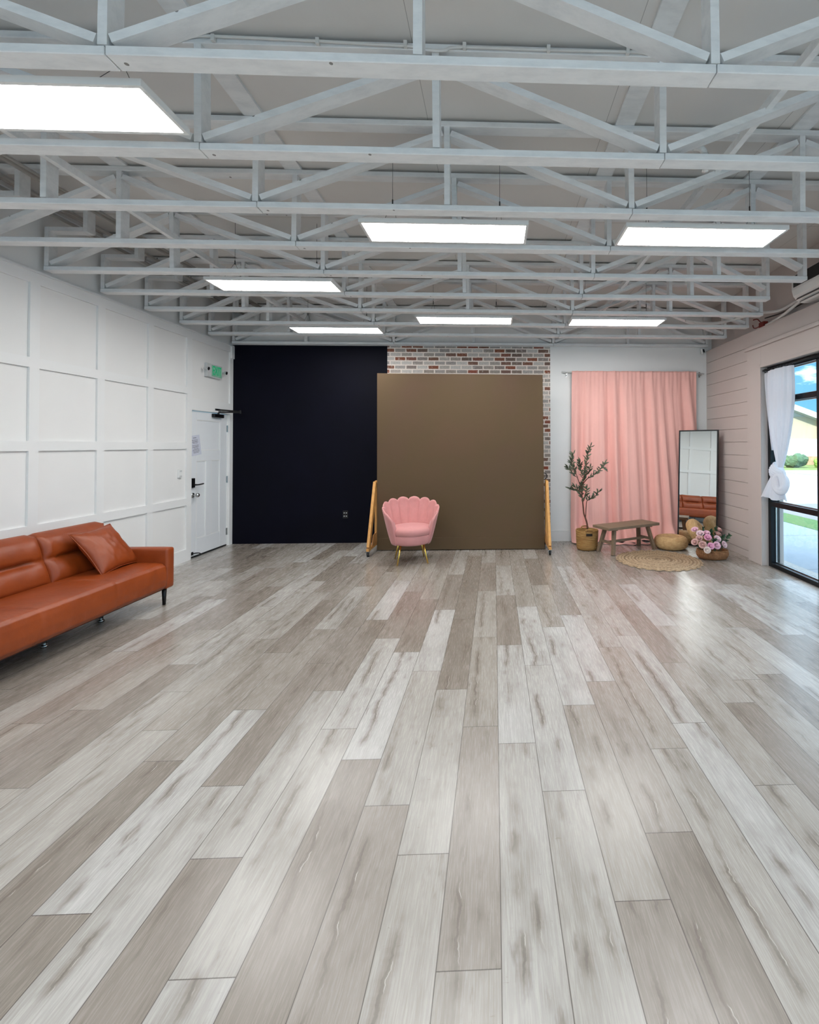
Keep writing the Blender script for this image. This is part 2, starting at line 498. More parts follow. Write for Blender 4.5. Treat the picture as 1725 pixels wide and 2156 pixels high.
def smooth_pts(pts, n=6):
    pts = [Vector(p) for p in pts]
    out = []
    for i in range(len(pts) - 1):
        p0, p1, p2, p3 = pts[max(i - 1, 0)], pts[i], pts[i + 1], pts[min(i + 2, len(pts) - 1)]
        for k in range(n):
            t = k / n
            out.append(0.5 * ((2 * p1) + (p2 - p0) * t + (2 * p0 - 5 * p1 + 4 * p2 - p3) * t * t + (3 * p1 - p0 - 3 * p2 + p3) * t ** 3))
    out.append(pts[-1])
    return out

def lathe(bm, prof, seg=40, center=(0, 0), sx=1.0, sy=1.0, cap0=False, cap1=False):
    rings = []
    for r, z in prof:
        rings.append([bm.verts.new((center[0] + sx * r * cos(2 * pi * k / seg), center[1] + sy * r * sin(2 * pi * k / seg), z)) for k in range(seg)])
    for a, b in zip(rings, rings[1:]):
        for k in range(seg):
            bm.faces.new((a[k], a[(k + 1) % seg], b[(k + 1) % seg], b[k]))
    if cap0:
        bm.faces.new(rings[0][::-1])
    if cap1:
        bm.faces.new(rings[-1])

def grid(bm, nu, nv, fn, closed_u=False):
    vs = [[bm.verts.new(fn(i / (nu if closed_u else nu - 1), j / (nv - 1))) for i in range(nu)] for j in range(nv)]
    for j in range(nv - 1):
        for i in range(nu if closed_u else nu - 1):
            i2 = (i + 1) % nu
            bm.faces.new((vs[j][i], vs[j][i2], vs[j + 1][i2], vs[j + 1][i]))
    return vs

def prism(bm, poly, axis, a, b):
    """poly in the two other axes (in xyz order), extruded from a to b along axis"""
    def co(p, t):
        if axis == 'x': return (t, p[0], p[1])
        if axis == 'y': return (p[0], t, p[1])
        return (p[0], p[1], t)
    A = [bm.verts.new(co(p, a)) for p in poly]
    B = [bm.verts.new(co(p, b)) for p in poly]
    n = len(poly)
    bm.faces.new(A)
    bm.faces.new(B[::-1])
    for i in range(n):
        bm.faces.new((A[i], B[i], B[(i + 1) % n], A[(i + 1) % n]))

def ell(bm, c, r, seg=16, rings=10):
    res = bmesh.ops.create_uvsphere(bm, u_segments=seg, v_segments=rings, radius=1.0)
    for v in res['verts']:
        v.co = Vector((c[0] + v.co.x * r[0], c[1] + v.co.y * r[1], c[2] + v.co.z * r[2]))
    return res['verts']

def obj(name, bm, mats, parent=None, smooth=False, bevel=0.0, sub=0, solid=0.0, local=False, bevseg=2):
    """link a bmesh as ONE mesh; geometry is given in world space unless local"""
    bmesh.ops.recalc_face_normals(bm, faces=bm.faces)
    if parent is not None and not local and parent.name in ROOT:
        bmesh.ops.transform(bm, matrix=ROOT[parent.name].inverted(), verts=bm.verts)
    me = bpy.data.meshes.new(name)
    bm.to_mesh(me)
    bm.free()
    for mm in (mats if isinstance(mats, (list, tuple)) else [mats]):
        me.materials.append(M[mm] if isinstance(mm, str) else mm)
    o = bpy.data.objects.new(name, me)
    C.objects.link(o)
    if parent is not None:
        o.parent = parent
        if parent.name in ROOT:
            ROOT[o.name] = ROOT[parent.name]
    if smooth:
        for p in me.polygons:
            p.use_smooth = True
    if solid:
        md = o.modifiers.new('solidify', 'SOLIDIFY')
        md.thickness = solid
        md.offset = 0
    if bevel:
        md = o.modifiers.new('bevel', 'BEVEL')
        md.width = bevel
        md.segments = bevseg
        md.limit_method = 'ANGLE'
        md.angle_limit = radians(40)
    if sub:
        md = o.modifiers.new('subdivision', 'SUBSURF')
        md.levels = sub
        md.render_levels = sub
    return o

def tag(o, label, cat, group=None, kind=None):
    o['label'] = label
    o['category'] = cat
    if group: o['group'] = group
    if kind: o['kind'] = kind
    return o

def thing(name, label, cat, loc=(0, 0, 0), rz=0.0, group=None, rot=None):
    o = bpy.data.objects.new(name, None)
    C.objects.link(o)
    o.empty_display_size = 0.1
    o.location = loc
    o.rotation_euler = rot if rot is not None else (0, 0, rz)
    ROOT[o.name] = Matrix.Translation(Vector(loc)) @ Euler(o.rotation_euler).to_matrix().to_4x4()
    return tag(o, label, cat, group)

def struct(name, bm, mats, label, cat, parent=None, **kw):
    o = obj(name, bm, mats, parent, **kw)
    if parent is None:
        tag(o, label, cat, None, 'structure')
    return o

def text_mesh(name, body, size, mt, parent, mat, extrude=0.001):
    cu = bpy.data.curves.new(name, 'FONT')
    cu.body = body
    cu.size = size
    cu.extrude = extrude
    cu.align_x = 'CENTER'
    cu.align_y = 'CENTER'
    tmp = bpy.data.objects.new(name + '_tmp', cu)
    C.objects.link(tmp)
    dg = bpy.context.evaluated_depsgraph_get()
    me = bpy.data.meshes.new_from_object(tmp.evaluated_get(dg))
    bpy.data.objects.remove(tmp)
    me.transform(ROOT[parent.name].inverted() @ mt)
    me.name = name
    me.materials.clear()
    me.materials.append(M[mat])
    o = bpy.data.objects.new(name, me)
    C.objects.link(o)
    o.parent = parent
    return o

# ================================================================ THE ROOM
XL, XR, YB, YF = -4.12, 3.47, 7.47, -2.6
ZD = 3.762
ZC = 3.13

# ---- floor: every plank its own face, with the photographed stagger
def build_floor():
    me = bpy.data.meshes.new('floor')
    ends = {-12: 2.831, -11: 2.201, -10: 3.017, -9: 2.615, -8: 2.361, -7: 1.608, -6: 2.179, -5: 1.802, -4: 1.401, -3: 2.334, -2: 2.034,
            -1: 1.788, 0: 1.392, 1: 2.427, 2: 2.088, 3: 1.579, 4: 1.849, 5: 2.354, 6: 2.565, 7: 2.085, 8: 2.752, 9: 3.018}
    light = {(3, 1.579): 0.5, (4, 1.849): 0.4, (4, 3.027): 0.97, (-7, 1.608): 0.95, (-5, 1.802): 0.8, (-1, 1.788): 0.7, (2, 2.088): 0.85,
             (1, 2.427): 0.92, (-2, 2.034): 0.72, (0, 1.392): 0.3, (-3, 2.334): 0.95, (-4, 1.401): 0.75}
    rnd = random.Random(11)
    P0, PL = -0.1718, 1.187
    verts, faces, uvs, r1, r2, pl = [], [], [], [], [], []
    k0 = int((XL - 0.05 - P0) / PW) - 1
    k1 = int((3.60 - P0) / PW) + 1
    for k in range(k0, k1 + 1):
        xa, xb = P0 + k * PW, P0 + (k + 1) * PW
        e = ends.get(k, rnd.random() * PL)
        n0 = int(math.floor((YF - 0.1 - e) / PL))
        n1 = int(math.ceil((YB + 0.05 - e) / PL))
        for n in range(n0, n1):
            ya, yb = e + n * PL, e + (n + 1) * PL
            yb2 = min(yb, YB + 0.05)
            b = len(verts)
            verts += [(xa, ya, 0), (xb, ya, 0), (xb, yb2, 0), (xa, yb2, 0)]
            faces.append((b, b + 1, b + 2, b + 3))
            uvs += [(0, 0), (PW, 0), (PW, yb2 - ya), (0, yb2 - ya)]
            v = rnd.choice([0.05, 0.15, 0.22, 0.3, 0.42, 0.5, 0.55, 0.62, 0.7, 0.78, 0.85, 0.95])
            for key, val in light.items():
                if key[0] == k and abs(key[1] - ya) < 0.05:
                    v = val
            r1.append(v)
            r2.append(rnd.random())
            pl.append(PL)
    me.from_pydata(verts, [], faces)
    uvl = me.uv_layers.new(name='UVMap')
    for i, c in enumerate(uvs):
        uvl.data[i].uv = c
    for nm, vals in (('rnd', r1), ('rnd2', r2), ('plen', pl)):
        a = me.attributes.new(nm, 'FLOAT', 'FACE')
        a.data.foreach_set('value', vals)
    me.materials.append(M['floor'])
    o = bpy.data.objects.new('floor', me)
    C.objects.link(o)
    tag(o, 'floor of pale grey wood look planks running away from the camera', 'floor', None, 'structure')
build_floor()

# ---- ceiling deck with outer roof
bm = bmesh.new()
box(bm, XL - 0.3, 5.3, YF - 0.3, YB + 0.3, ZD, ZD + 0.35)
struct('ceiling', bm, 'deck', 'flat white painted ceiling deck above the timber trusses', 'ceiling')

# ---- back wall: navy paint, brick wallpaper, white paint
bm = bmesh.new()
box(bm, XL - 0.15, -1.70, YB, YB + 0.15, -0.05, ZC - 0.004, 1)
box(bm, -1.70, 0.905, YB, YB + 0.15, -0.05, ZC - 0.004, 2)
box(bm, 0.905, 3.70, YB, YB + 0.15, -0.05, ZC - 0.004, 0)
box(bm, XL - 0.15, 3.70, YB, YB + 0.15, ZC - 0.004, ZD, 0)
struct('wall_back', bm, ['wall', 'navy', 'brick'], 'back wall in navy paint, brick wallpaper and white paint', 'wall')
bm = bmesh.new()
box(bm, 0.905, 3.47, YB - 0.014, YB - 0.0005, 0, 0.165)
box(bm, 0.905, 3.47, YB - 0.018, YB - 0.0005, 0.165, 0.172)
struct('baseboard_back', bm, 'trim', 'white baseboard under the white part of the back wall', 'baseboard')
FW = [(-3.9, -2.2), (-2.0, -0.3), (-0.1, 1.6), (1.8, 3.3)]
bm = bmesh.new()
xs_ = [XL - 0.15] + [v for ab in FW for v in ab] + [3.70]
for k in range(0, len(xs_), 2):
    box(bm, xs_[k], xs_[k + 1], YF - 0.15, YF, -0.05, ZD)
for a, b in FW:
    box(bm, a, b, YF - 0.15, YF, 3.0, ZD)
struct('wall_front', bm, 'wall', 'white wall with shop windows behind the camera', 'wall')
for k, (a, b) in enumerate(FW):
    w = bpy.data.objects.new('window_%d' % (20 + k), None)
    C.objects.link(w)
    w.location = ((a + b) / 2, YF - 0.1, 0)
    ROOT[w.name] = Matrix.Translation(w.location)
    tag(w, 'shop window in the wall behind the camera', 'window', None, 'structure')
    bm = bmesh.new()
    for q in ((a, a + 0.05, 0, 3.0), (b - 0.05, b, 0, 3.0), (a + 0.05, b - 0.05, 0, 0.05), (a + 0.05, b - 0.05, 2.95, 3.0), (a + 0.05, b - 0.05, 0.78, 0.84)):
        box(bm, q[0], q[1], YF - 0.14, YF - 0.03, q[2], q[3])
    obj('window_frame', bm, 'alu', w)
    bm = bmesh.new()
    box(bm, a + 0.05, b - 0.05, YF - 0.088, YF - 0.082, 0.05, 2.95)
    obj('pane', bm, 'glass', w)

# ---- left wall with its grid of battens
DY0, DY1, DZ = 6.478, 7.385, 2.024
bm = bmesh.new()
box(bm, XL - 0.15, XL, YF, DY0, -0.05, ZD)
box(bm, XL - 0.15, XL, DY1, YB, -0.05, ZD)
box(bm, XL - 0.15, XL, DY0, DY1, DZ, ZD)
struct('wall_left', bm, 'wall', 'white left wall with square panel moulding', 'wall')
bm = bmesh.new()
xa, xb = XL + 0.0005, XL + 0.020
vert = [(6.378, DY0)] + [(5.675 - 0.706 * k, 5.765 - 0.706 * k) for k in range(0, 12)]
rails = [(0.0, 0.16), (0.744, 0.835), (1.496, 1.586), (2.238, 2.328)]
for a, b in vert:
    box(bm, xa, xb, a, b, 0.16, 2.992)
ys = sorted([YF] + [v for ab in vert for v in ab])
gaps = [(YF, vert[-1][0])] + [(vert[i + 1][1], vert[i][0]) for i in range(len(vert) - 1)]
for a, b in gaps:
    for z0, z1 in rails[1:]:
        box(bm, xa, xb, a, b, z0, z1)
box(bm, xa, xb, YF, DY0, 0.0, 0.16)
box(bm, xa, xb, YF, YB - 0.001, 2.992, 3.090)
box(bm, xa, xb + 0.016, YF, YB - 0.001, 3.090, 3.108)
# head, side casing and top panel frame round the door
box(bm, xa, xb, DY0, 7.385, DZ + 0.004, 2.19)
box(bm, xa, xb, 7.385, YB - 0.001, 0.0, 2.992)
box(bm, xb, xb + 0.02, 7.40, YB - 0.001, 2.90, 3.09)
struct('trim_1', bm, 'trim', 'white board and batten grid on the left wall', 'trim')

# ---- door
door = bpy.data.objects.new('door_1', None)
C.objects.link(door)
door.location = (XL, DY1, 0)
ROOT['door_1'] = Matrix.Translation(door.location)
tag(door, 'white three panel door below the green exit sign', 'door', None, 'structure')
bm = bmesh.new()
lx = XL - 0.012           # front face of the leaf
y0, y1, z0, z1 = DY0 + 0.006, DY1 - 0.022, 0.022, DZ - 0.006
pan = [(6.628, 7.185, 1.472, 1.905), (6.635, 6.848, 0.245, 1.330), (6.973, 7.190, 0.245, 1.330)]
# stiles and rails around the sunk panels
def rect(a, b, c, d):
    box(bm, lx - 0.035, lx, a, b, c, d)
rect(y0, 6.632, z0, z1); rect(7.187, y1, z0, z1)
rect(6.632, 7.187, 1.905, z1); rect(6.632, 7.187, 1.330, 1.472); rect(6.632, 7.187, z0, 0.245)
rect(6.848, 6.973, 0.245, 1.330)
for a, b, c, d in pan:
    box(bm, lx - 0.03, lx - 0.011, a, b, c, d)
leaf = obj('door_leaf', bm, 'door', door, bevel=0.004)
bm = bmesh.new()
for a, b, c, d in pan:
    for q in ((a, a + 0.012, c, d), (b - 0.012, b, c, d), (a, b, c, c + 0.012), (a, b, d - 0.012, d)):
        box(bm, lx - 0.011, lx - 0.002, *q)
obj('panel_moulding', bm, 'trim', door, bevel=0.003)
bm = bmesh.new()
box(bm, XL - 0.10, lx + 0.004, DY1 - 0.020, DY1 - 0.001, 0.0, DZ)
obj('jamb', bm, 'trim', door)
bm = bmesh.new()
box(bm, lx - 0.034, lx + 0.004, y0, y1, 0.004, 0.021)  # black strip stands in for the shade in the gap under the leaf
obj('gap_shade_strip', bm, 'rubber', door)
for hz in (1.80, 1.02, 0.22):
    bm = bmesh.new()
    box(bm, lx + 0.001, lx + 0.006, DY1 - 0.040, DY1 - 0.006, hz - 0.05, hz + 0.05)
    tube(bm, [(lx + 0.008, DY1 - 0.022, hz - 0.052), (lx + 0.008, DY1 - 0.022, hz + 0.052)], 0.007, 8)
    obj('hinge', bm, 'chrome', door)
bm = bmesh.new()
box(bm, lx, lx + 0.028, 6.490, 6.565, 0.965, 1.095)
lk = obj('keypad_lock', bm, 'plastic_black', door, bevel=0.006)
bm = bmesh.new()
tube(bm, [(lx + 0.02, 6.545, 1.005), (lx + 0.055, 6.545, 1.005)], 0.012, 10)
tube(bm, smooth_pts([(lx + 0.052, 6.535, 1.005), (lx + 0.058, 6.60, 1.003), (lx + 0.055, 6.70, 1.008)]), 0.010, 10)
obj('lever_handle', bm, 'plastic_black', door, smooth=True)
bm = bmesh.new()
tube(bm, [(lx, 6.545, 0.862), (lx + 0.012, 6.545, 0.862)], 0.034, 20)
tube(bm, [(lx + 0.012, 6.545, 0.862), (lx + 0.05, 6.545, 0.862)], 0.014, 14)
ell(bm, (lx + 0.065, 6.555, 0.862), (0.026, 0.030, 0.030))
obj('door_knob', bm, 'chrome', door, smooth=True)
bm = bmesh.new()
box(bm, lx, lx + 0.05, 6.965, 7.205, 1.955, 2.008)
dc = obj('door_closer', bm, 'black', door, bevel=0.008)
bm = bmesh.new()
tube(bm, [(lx + 0.03, 7.09, 2.008), (lx + 0.03, 7.09, 2.045)], 0.014, 10)
bar(bm, (lx + 0.03, 7.09, 2.04), (lx + 0.205, 7.36, 2.055), 0.008, 0.022, (0, 0, 1))
bar(bm, (lx + 0.205, 7.36, 2.066), (lx + 0.035, 7.05, 2.072), 0.008, 0.022, (0, 0, 1))
box(bm, lx + 0.032, lx + 0.05, 7.00, 7.10, 2.06, 2.085)
tube(bm, [(lx + 0.205, 7.36, 2.04), (lx + 0.205, 7.36, 2.085)], 0.012, 10)
obj('closer_arm', bm, 'black', door)
bm = bmesh.new()
box(bm, lx, lx + 0.012, 6.52, 6.56, 0.045, 0.085)
tube(bm, smooth_pts([(lx + 0.01, 6.54, 0.065), (lx + 0.03, 6.60, 0.06), (lx + 0.035, 6.66, 0.045), (lx + 0.03, 6.69, 0.025)]), 0.007, 8)
obj('door_stop', bm, 'black', door)

# paper notice on the door
nt = thing('paper_notice', 'crooked white paper notice with lines of print taped to the door', 'paper', (lx + 0.002, 6.605, 1.545))
ta = radians(11)
def ppt(u, v, e=0.0):      # u across, v up, tilted
    return (lx + 0.002 + e, 6.605 + u * cos(ta) + v * sin(ta) * 0 + u * 0 - v * sin(ta) * -0.0 + v * -sin(ta), 1.545 + v * cos(ta) + u * sin(ta) * 0.6)
bm = bmesh.new()
vs = [bm.verts.new(ppt(u, v, e)) for e in (0.0, 0.0012) for u, v in ((-0.108, -0.14), (0.108, -0.14), (0.108, 0.14), (-0.108, 0.14))]
for q in ((0, 1, 2, 3), (7, 6, 5, 4), (0, 4, 5, 1), (1, 5, 6, 2), (2, 6, 7, 3), (3, 7, 4, 0)):
    bm.faces.new([vs[i] for i in q])
obj('sheet', bm, 'paper', nt)
bm = bmesh.new()
rr = random.Random(3)
for i in range(15):
    v = 0.105 - i * 0.0148
    wd_ = 0.04 if i == 0 else (0.08 if i % 5 else 0.06) * rr.uniform(0.8, 1.0)
    th = 0.0034 if i == 0 else 0.0022
    if i in (1, 6):
        continue
    q = [bm.verts.new(ppt(u, vv, 0.0018)) for u, vv in ((-wd_, v - th), (wd_ * rr.uniform(0.7, 1), v - th), (wd_ * rr.uniform(0.7, 1), v + th), (-wd_, v + th))]
    bm.faces.new(q)
obj('printed_lines', bm, 'ink', nt)

# ---- right wall: shiplap, window header, pilaster casing
WY0, WY1 = -1.45, 5.83
bm = bmesh.new()
box(bm, 3.482, 3.70, WY1, YB - 0.001, -0.05, 3.066)
box(bm, 3.482, 3.70, WY0, WY1, 2.535, 3.066)
box(bm, 3.482, 3.70, YF, WY0, -0.05, 3.066)
box(bm, 3.56, 3.70, YF, YB - 0.001, 3.066, ZD)
zs = [3.066, 2.868, 2.690, 2.505, 2.318, 2.132, 1.950, 1.766, 1.580, 1.395, 1.208, 1.022, 0.836, 0.650, 0.464, 0.278, 0.092, 0.0]
for a, b in zip(zs, zs[1:]):
    y_lo = YF if a > 2.8 else 6.16
    box(bm, 3.47, 3.482, y_lo, YB - 0.002, b + (0.006 if b > 0 else 0), a)
    if a <= 2.8:
        box(bm, 3.47, 3.482, YF, WY0 - 0.3, b + (0.006 if b > 0 else 0), a)
box(bm, 3.465, 3.56, YF, YB - 0.002, 3.060, 3.070)
struct('wall_right', bm, 'ship', 'white shiplap right wall beside the window', 'wall')
bm = bmesh.new()
box(bm, 3.425, 3.50, WY1 + 0.005, 6.165, 0.0, 2.80)
box(bm, 3.425, 3.50, WY0 - 0.3, WY1 + 0.005, 2.575, 2.80)
box(bm, 3.415, 3.50, WY0 - 0.3, WY1 + 0.025, 2.535, 2.575)
box(bm, 3.415, 3.424, WY1 + 0.005, WY1 + 0.03, 0.0, 2.575)
box(bm, 3.395, 3.469, WY0 - 0.3, 6.185, 2.80, 2.828)
box(bm, 3.41, 3.469, WY0 - 0.3, 6.180, 2.828, 2.850)
box(bm, 3.425, 3.50, WY0 - 0.3, WY0 - 0.005, 0.0, 2.575)
struct('trim_2', bm, 'ship', 'wide white window casing with a ledge over the head', 'trim', bevel=0.003)

# ---- storefront windows (the first bay is in view)
def window_bay(name, ya, yb, label, near_end=False):
    w = bpy.data.objects.new(name, None)
    C.objects.link(w)
    w.location = (3.50, (ya + yb) / 2, 0)
    ROOT[name] = Matrix.Translation(w.location)
    tag(w, label, 'window', None, 'structure')
    x0, x1 = 3.502, 3.615
    bm = bmesh.new()
    box(bm, x0, x1, yb - 0.058, yb, 0, 2.53)
    box(bm, x0, x1, ya, ya + 0.03, 0, 2.53)
    box(bm, x0, x1, ya + 0.03, yb - 0.058, 0, 0.052)
    box(bm, x0, x1, ya + 0.03, yb - 0.058, 2.472, 2.53)
    obj('window_frame', bm, 'alu', w, bevel=0.002)
    for a, b in ((0.765, 0.826), (2.066, 2.13)):
        bm = bmesh.new()
        box(bm, x0, x1, ya + 0.03, yb - 0.058, a, b)
        obj('transom', bm, 'alu', w, bevel=0.002)
    for a, b in ((0.052, 0.765), (0.826, 2.066), (2.13, 2.472)):
        bm = bmesh.new()
        box(bm, 3.575, 3.581, ya + 0.03, yb - 0.058, a, b)
        obj('pane', bm, 'glass', w)
        bm = bmesh.new()
        for q in ((ya + 0.03, ya + 0.042, a, b), (yb - 0.070, yb - 0.058, a, b), (ya + 0.042, yb - 0.07, a, a + 0.012), (ya + 0.042, yb - 0.07, b - 0.012, b)):
            box(bm, 3.556, 3.574, *q)
        obj('glazing_bead', bm, 'chrome', w)
window_bay('window_1', 4.892, WY1, 'tall dark framed shop window behind the knotted white curtain')
yy = 4.892
for i in range(2, 8):
    window_bay('window_%d' % i, max(yy - 1.03, WY0), yy, 'further bay of the tall dark framed shop front nearer the camera')
    yy -= 1.03
    if yy <= WY0 + 0.3:
        break

# ---- ceiling boards between deck and trusses
for i, x in enumerate((-2.95, -1.60, 0.90, 2.14)):
    bm = bmesh.new()
    box(bm, x - 0.065, x + 0.065, YF + 0.01, YB - 0.01, ZD - 0.0195, ZD - 0.001)
    struct('trim_%d' % (3 + i), bm, 'timber', 'long white board under the ceiling deck, number %s from the left' % ('one', 'two', 'three', 'four')[i], 'trim')

# ================================================================ ROOF TRUSSES
NX = {'C': -0.32, 'L': -1.588, 'R': 0.945, 'LL': -2.95, 'RR': 2.15}
ORD = ['nearest', 'second', 'third', 'fourth', 'fifth', 'sixth', 'seventh', 'eighth', 'ninth', 'farthest']
TY = [1.928 + 0.6055 * i for i in range(10)]
zb0, zb1 = ZC, ZC + 0.038
zt0, zt1 = ZD - 0.058, ZD - 0.020
for i, ty in enumerate(TY):
    rj = random.Random(100 + i)
    lab = '%s white painted timber roof truss counting from the camera' % ORD[i]
    if i == 0: lab = 'white painted timber roof truss nearest the camera, at the top of the view'
    if i == 9: lab = 'white painted timber roof truss farthest from the camera, against the back wall'
    t = thing('roof_truss', lab, 'roof truss', (-0.32, ty, ZC), 0, 'white timber roof trusses')
    xe0, xe1 = XL + 0.045, 3.462
    if i in (4, 5): xe1 = 3.02
    if i == 6: xe1 = 3.30
    dy = 0.089
    # three lengths of bottom chord, butted under the inner posts
    sl, sr = -1.578, 0.951
    dz = [rj.uniform(-0.002, 0.002) for _ in range(3)]
    for (a, b), d in zip(((xe0, sl - 0.0022), (sl + 0.0022, sr - 0.0022), (sr + 0.0022, xe1)), dz):
        bm = bmesh.new()
        box(bm, a, b, ty, ty + dy, zb0 + d, zb1 + d)
        obj('bottom_chord', bm, 'timber', t, bevel=0.003, bevseg=1)
    bm = bmesh.new()
    box(bm, xe0 + 0.02, xe1, ty, ty + dy, zt0, zt1)
    obj('top_chord', bm, 'timber', t, bevel=0.003, bevseg=1)
    if i == 9: dy = 0.085
    for k, x in NX.items():
        j = rj.uniform(-0.006, 0.006)
        bm = bmesh.new()
        bar(bm, (x + j, ty + dy / 2, zb1 + 0.003), (x + rj.uniform(-.006, .006), ty + dy / 2, zt0 - 0.001), 0.038, dy - 0.002, (0, 1, 0))
        obj('vertical_web', bm, 'timber', t)
    # end posts
    for x in (xe0 + 0.024, xe1 - 0.024):
        bm = bmesh.new()
        box(bm, x - 0.019, x + 0.019, ty + 0.001, ty + dy - 0.001, zb1 + 0.003, zt0 - 0.002 if (x > 0) else zb1 + 0.36)
        obj('end_post', bm, 'timber', t)
    # bearing stub at the left wall
    bm = bmesh.new()
    box(bm, xe0 + 0.045, xe0 + 0.34, ty + 0.001, ty + dy - 0.001, zb1 + 0.322, zb1 + 0.36)
    obj('bearing_block', bm, 'timber', t)
    bm = bmesh.new()
    box(bm, xe0 + 0.342, xe0 + 0.380, ty + 0.001, ty + dy - 0.001, zb1 + 0.322, zt0 - 0.002)
    obj('vertical_web', bm, 'timber', t)
    def diag(xa, xb, za, zb):
        bm = bmesh.new()
        bar(bm, (xa, ty + dy / 2, za), (xb, ty + dy / 2, zb), 0.038, dy - 0.003, (0, 1, 0))
        obj('diagonal_web', bm, 'timber', t)
    lo, hi = zb1 + 0.030, zt0 - 0.045
    diag(NX['L'] + 0.03, NX['C'] - 0.028, lo, hi)
    diag(NX['R'] - 0.03, NX['C'] + 0.028, lo, hi)
    diag(NX['L'] - 0.03, NX['LL'] + 0.028, lo, hi)
    diag(NX['R'] + 0.03, NX['RR'] - 0.028, lo, hi)
    diag(xe0 + 0.055, NX['LL'] - 0.028, lo, hi)
    if xe1 > 3.1:
        diag(xe1 - 0.055, NX['RR'] + 0.028, lo, hi)
    else:
        diag(xe1 - 0.050, NX['RR'] + 0.028, lo + 0.06, hi)

# long braces laid through the trusses
def brace(x, z, label):
    bm = bmesh.new()
    bar(bm, (x, TY[0] - 1.2, z), (x, TY[-1] + 0.06, z), 0.038, 0.05, (0, 0, 1))
    tag(obj('timber_brace', bm, 'timber'), label, 'brace', 'long white braces in the trusses')
brace(-2.86, 3.405, 'long white timber brace running through the trusses on the left side')
brace(1.545, 3.455, 'long white timber brace running through the trusses on the right side')

# conduits high along the left wall
for k, (x, z, r, nm) in enumerate(((-4.02, 3.645, 0.030, 'thick white pipe tight in the left ceiling corner'), (-3.925, 3.60, 0.016, 'thin grey conduit beside the thick pipe in the left ceiling corner'),
                                   (-3.865, 3.665, 0.018, 'grey conduit third from the left wall, up by the deck'), (-3.60, 3.655, 0.020, 'grey conduit running inside the hanging posts on the left'),
                                   (-3.53, 3.640, 0.012, 'thin grey conduit furthest from the left wall'))):
    bm = bmesh.new()
    tube(bm, [(x, YF + 0.05, z), (x, YB - 0.02, z)], r, 10)
    tag(obj('pipe', bm, 'pipe' if k == 0 else 'pipe_grey', smooth=True), nm, 'pipe', 'pipes along the left ceiling corner')

# flexible cable clipped to the second truss
cb = thing('cable', 'white flexible cable clipped along the top of the second truss', 'cable', (-0.4, TY[1] - 0.01, 3.70), 0)
cy = TY[1] - 0.012
cp = [(-1.72, cy, 3.69), (-1.62, cy, 3.725), (-1.50, cy, 3.732), (-1.0, cy, 3.725), (-0.62, cy, 3.715), (-0.46, cy, 3.712), (-0.36, cy - 0.005, 3.69),
      (-0.27, cy - 0.005, 3.69), (-0.18, cy, 3.715), (0.3, cy, 3.715), (0.78, cy, 3.718), (0.90, cy, 3.70)]
bm = bmesh.new()
tube(bm, smooth_pts(cp, 5), 0.0075, 8)
obj('sheath', bm, 'pipe', cb, smooth=True)
for x in (-1.50, -0.95, -0.48, -0.16, 0.30, 0.74):
    bm = bmesh.new()
    box(bm, x - 0.010, x + 0.010, cy - 0.011, cy + 0.0105, 3.704, 3.738)
    obj('clip', bm, 'pipe', cb, bevel=0.002)

bm = bmesh.new()
ye = TY[1] + 0.110
tube(bm, smooth_pts([(0.99, ye, 3.278), (1.16, ye, 3.275), (1.215, ye, 3.262), (1.228, ye, 3.21), (1.228, ye, 3.134)], 6), 0.018, 12)
tube(bm, [(1.228, ye, 3.235), (1.228, ye, 3.205)], 0.0205, 12)
tube(bm, [(1.12, ye, 3.2762), (1.16, ye, 3.275)], 0.0205, 12)
tag(obj('pipe', bm, 'pipe', smooth=True), 'white elbow pipe between the second and third trusses on the right', 'pipe')

# ================================================================ CEILING LIGHTS
def ceiling_light(x, y, label):
    t = thing('ceiling_light', label, 'ceiling light', (x, y, 3.128), 0, 'suspended flat panel lights')
    hx, hy = 0.606, 0.165
    bm = bmesh.new()
    b = 0.018
    for q in ((-hx, hx, -hy, -hy + b), (-hx, hx, hy - b, hy), (-hx, -hx + b, -hy + b, hy - b), (hx - b, hx, -hy + b, hy - b)):
        box(bm, q[0], q[1], q[2], q[3], 0, 0.032)
    box(bm, -hx + b, hx - b, -hy + b, hy - b, 0.02, 0.030)
    obj('frame', bm, 'plastic_white', t, local=True)
    bm = bmesh.new()
    box(bm, -hx + b, hx - b, -hy + b, hy - b, 0.004, 0.010)
    obj('diffuser', bm, 'panel_light', t, local=True)
    for s in (-1, 1):
        bm = bmesh.new()
        tube(bm, [(s * 0.40, 0, 0.23), (s * 0.40, 0, ZD - 3.128 - 0.002)], 0.0016, 6)
        for q in (-1, 1):
            tube(bm, [(s * 0.40, 0, 0.23), (s * 0.40 + 0.03 * q, hy * 0.8 * q, 0.034)], 0.0014, 6)
        tube(bm, [(s * 0.40, 0, 0.21), (s * 0.40, 0, 0.25)], 0.005, 8)
        obj('suspension_wire', bm, 'wire', t, local=True)
ceiling_light(-2.16, 2.255, 'lit flat ceiling panel light cut off by the left edge of the view')
ceiling_light(-0.357, 3.485, 'lit flat ceiling panel light in the middle, hung behind the third truss')
ceiling_light(1.565, 3.485, 'lit flat ceiling panel light at the right, hung behind the third truss')
ceiling_light(-2.17, 4.70, 'lit flat ceiling panel light hung behind the fifth truss on the left')
ceiling_light(-2.165, 6.50, 'lit flat ceiling panel light over the navy wall, hung behind the eighth truss')
ceiling_light(-0.372, 5.935, 'lit flat ceiling panel light above the brown backdrop, behind the seventh truss')
ceiling_light(1.58, 5.965, 'lit flat ceiling panel light above the pink curtain, behind the seventh truss')
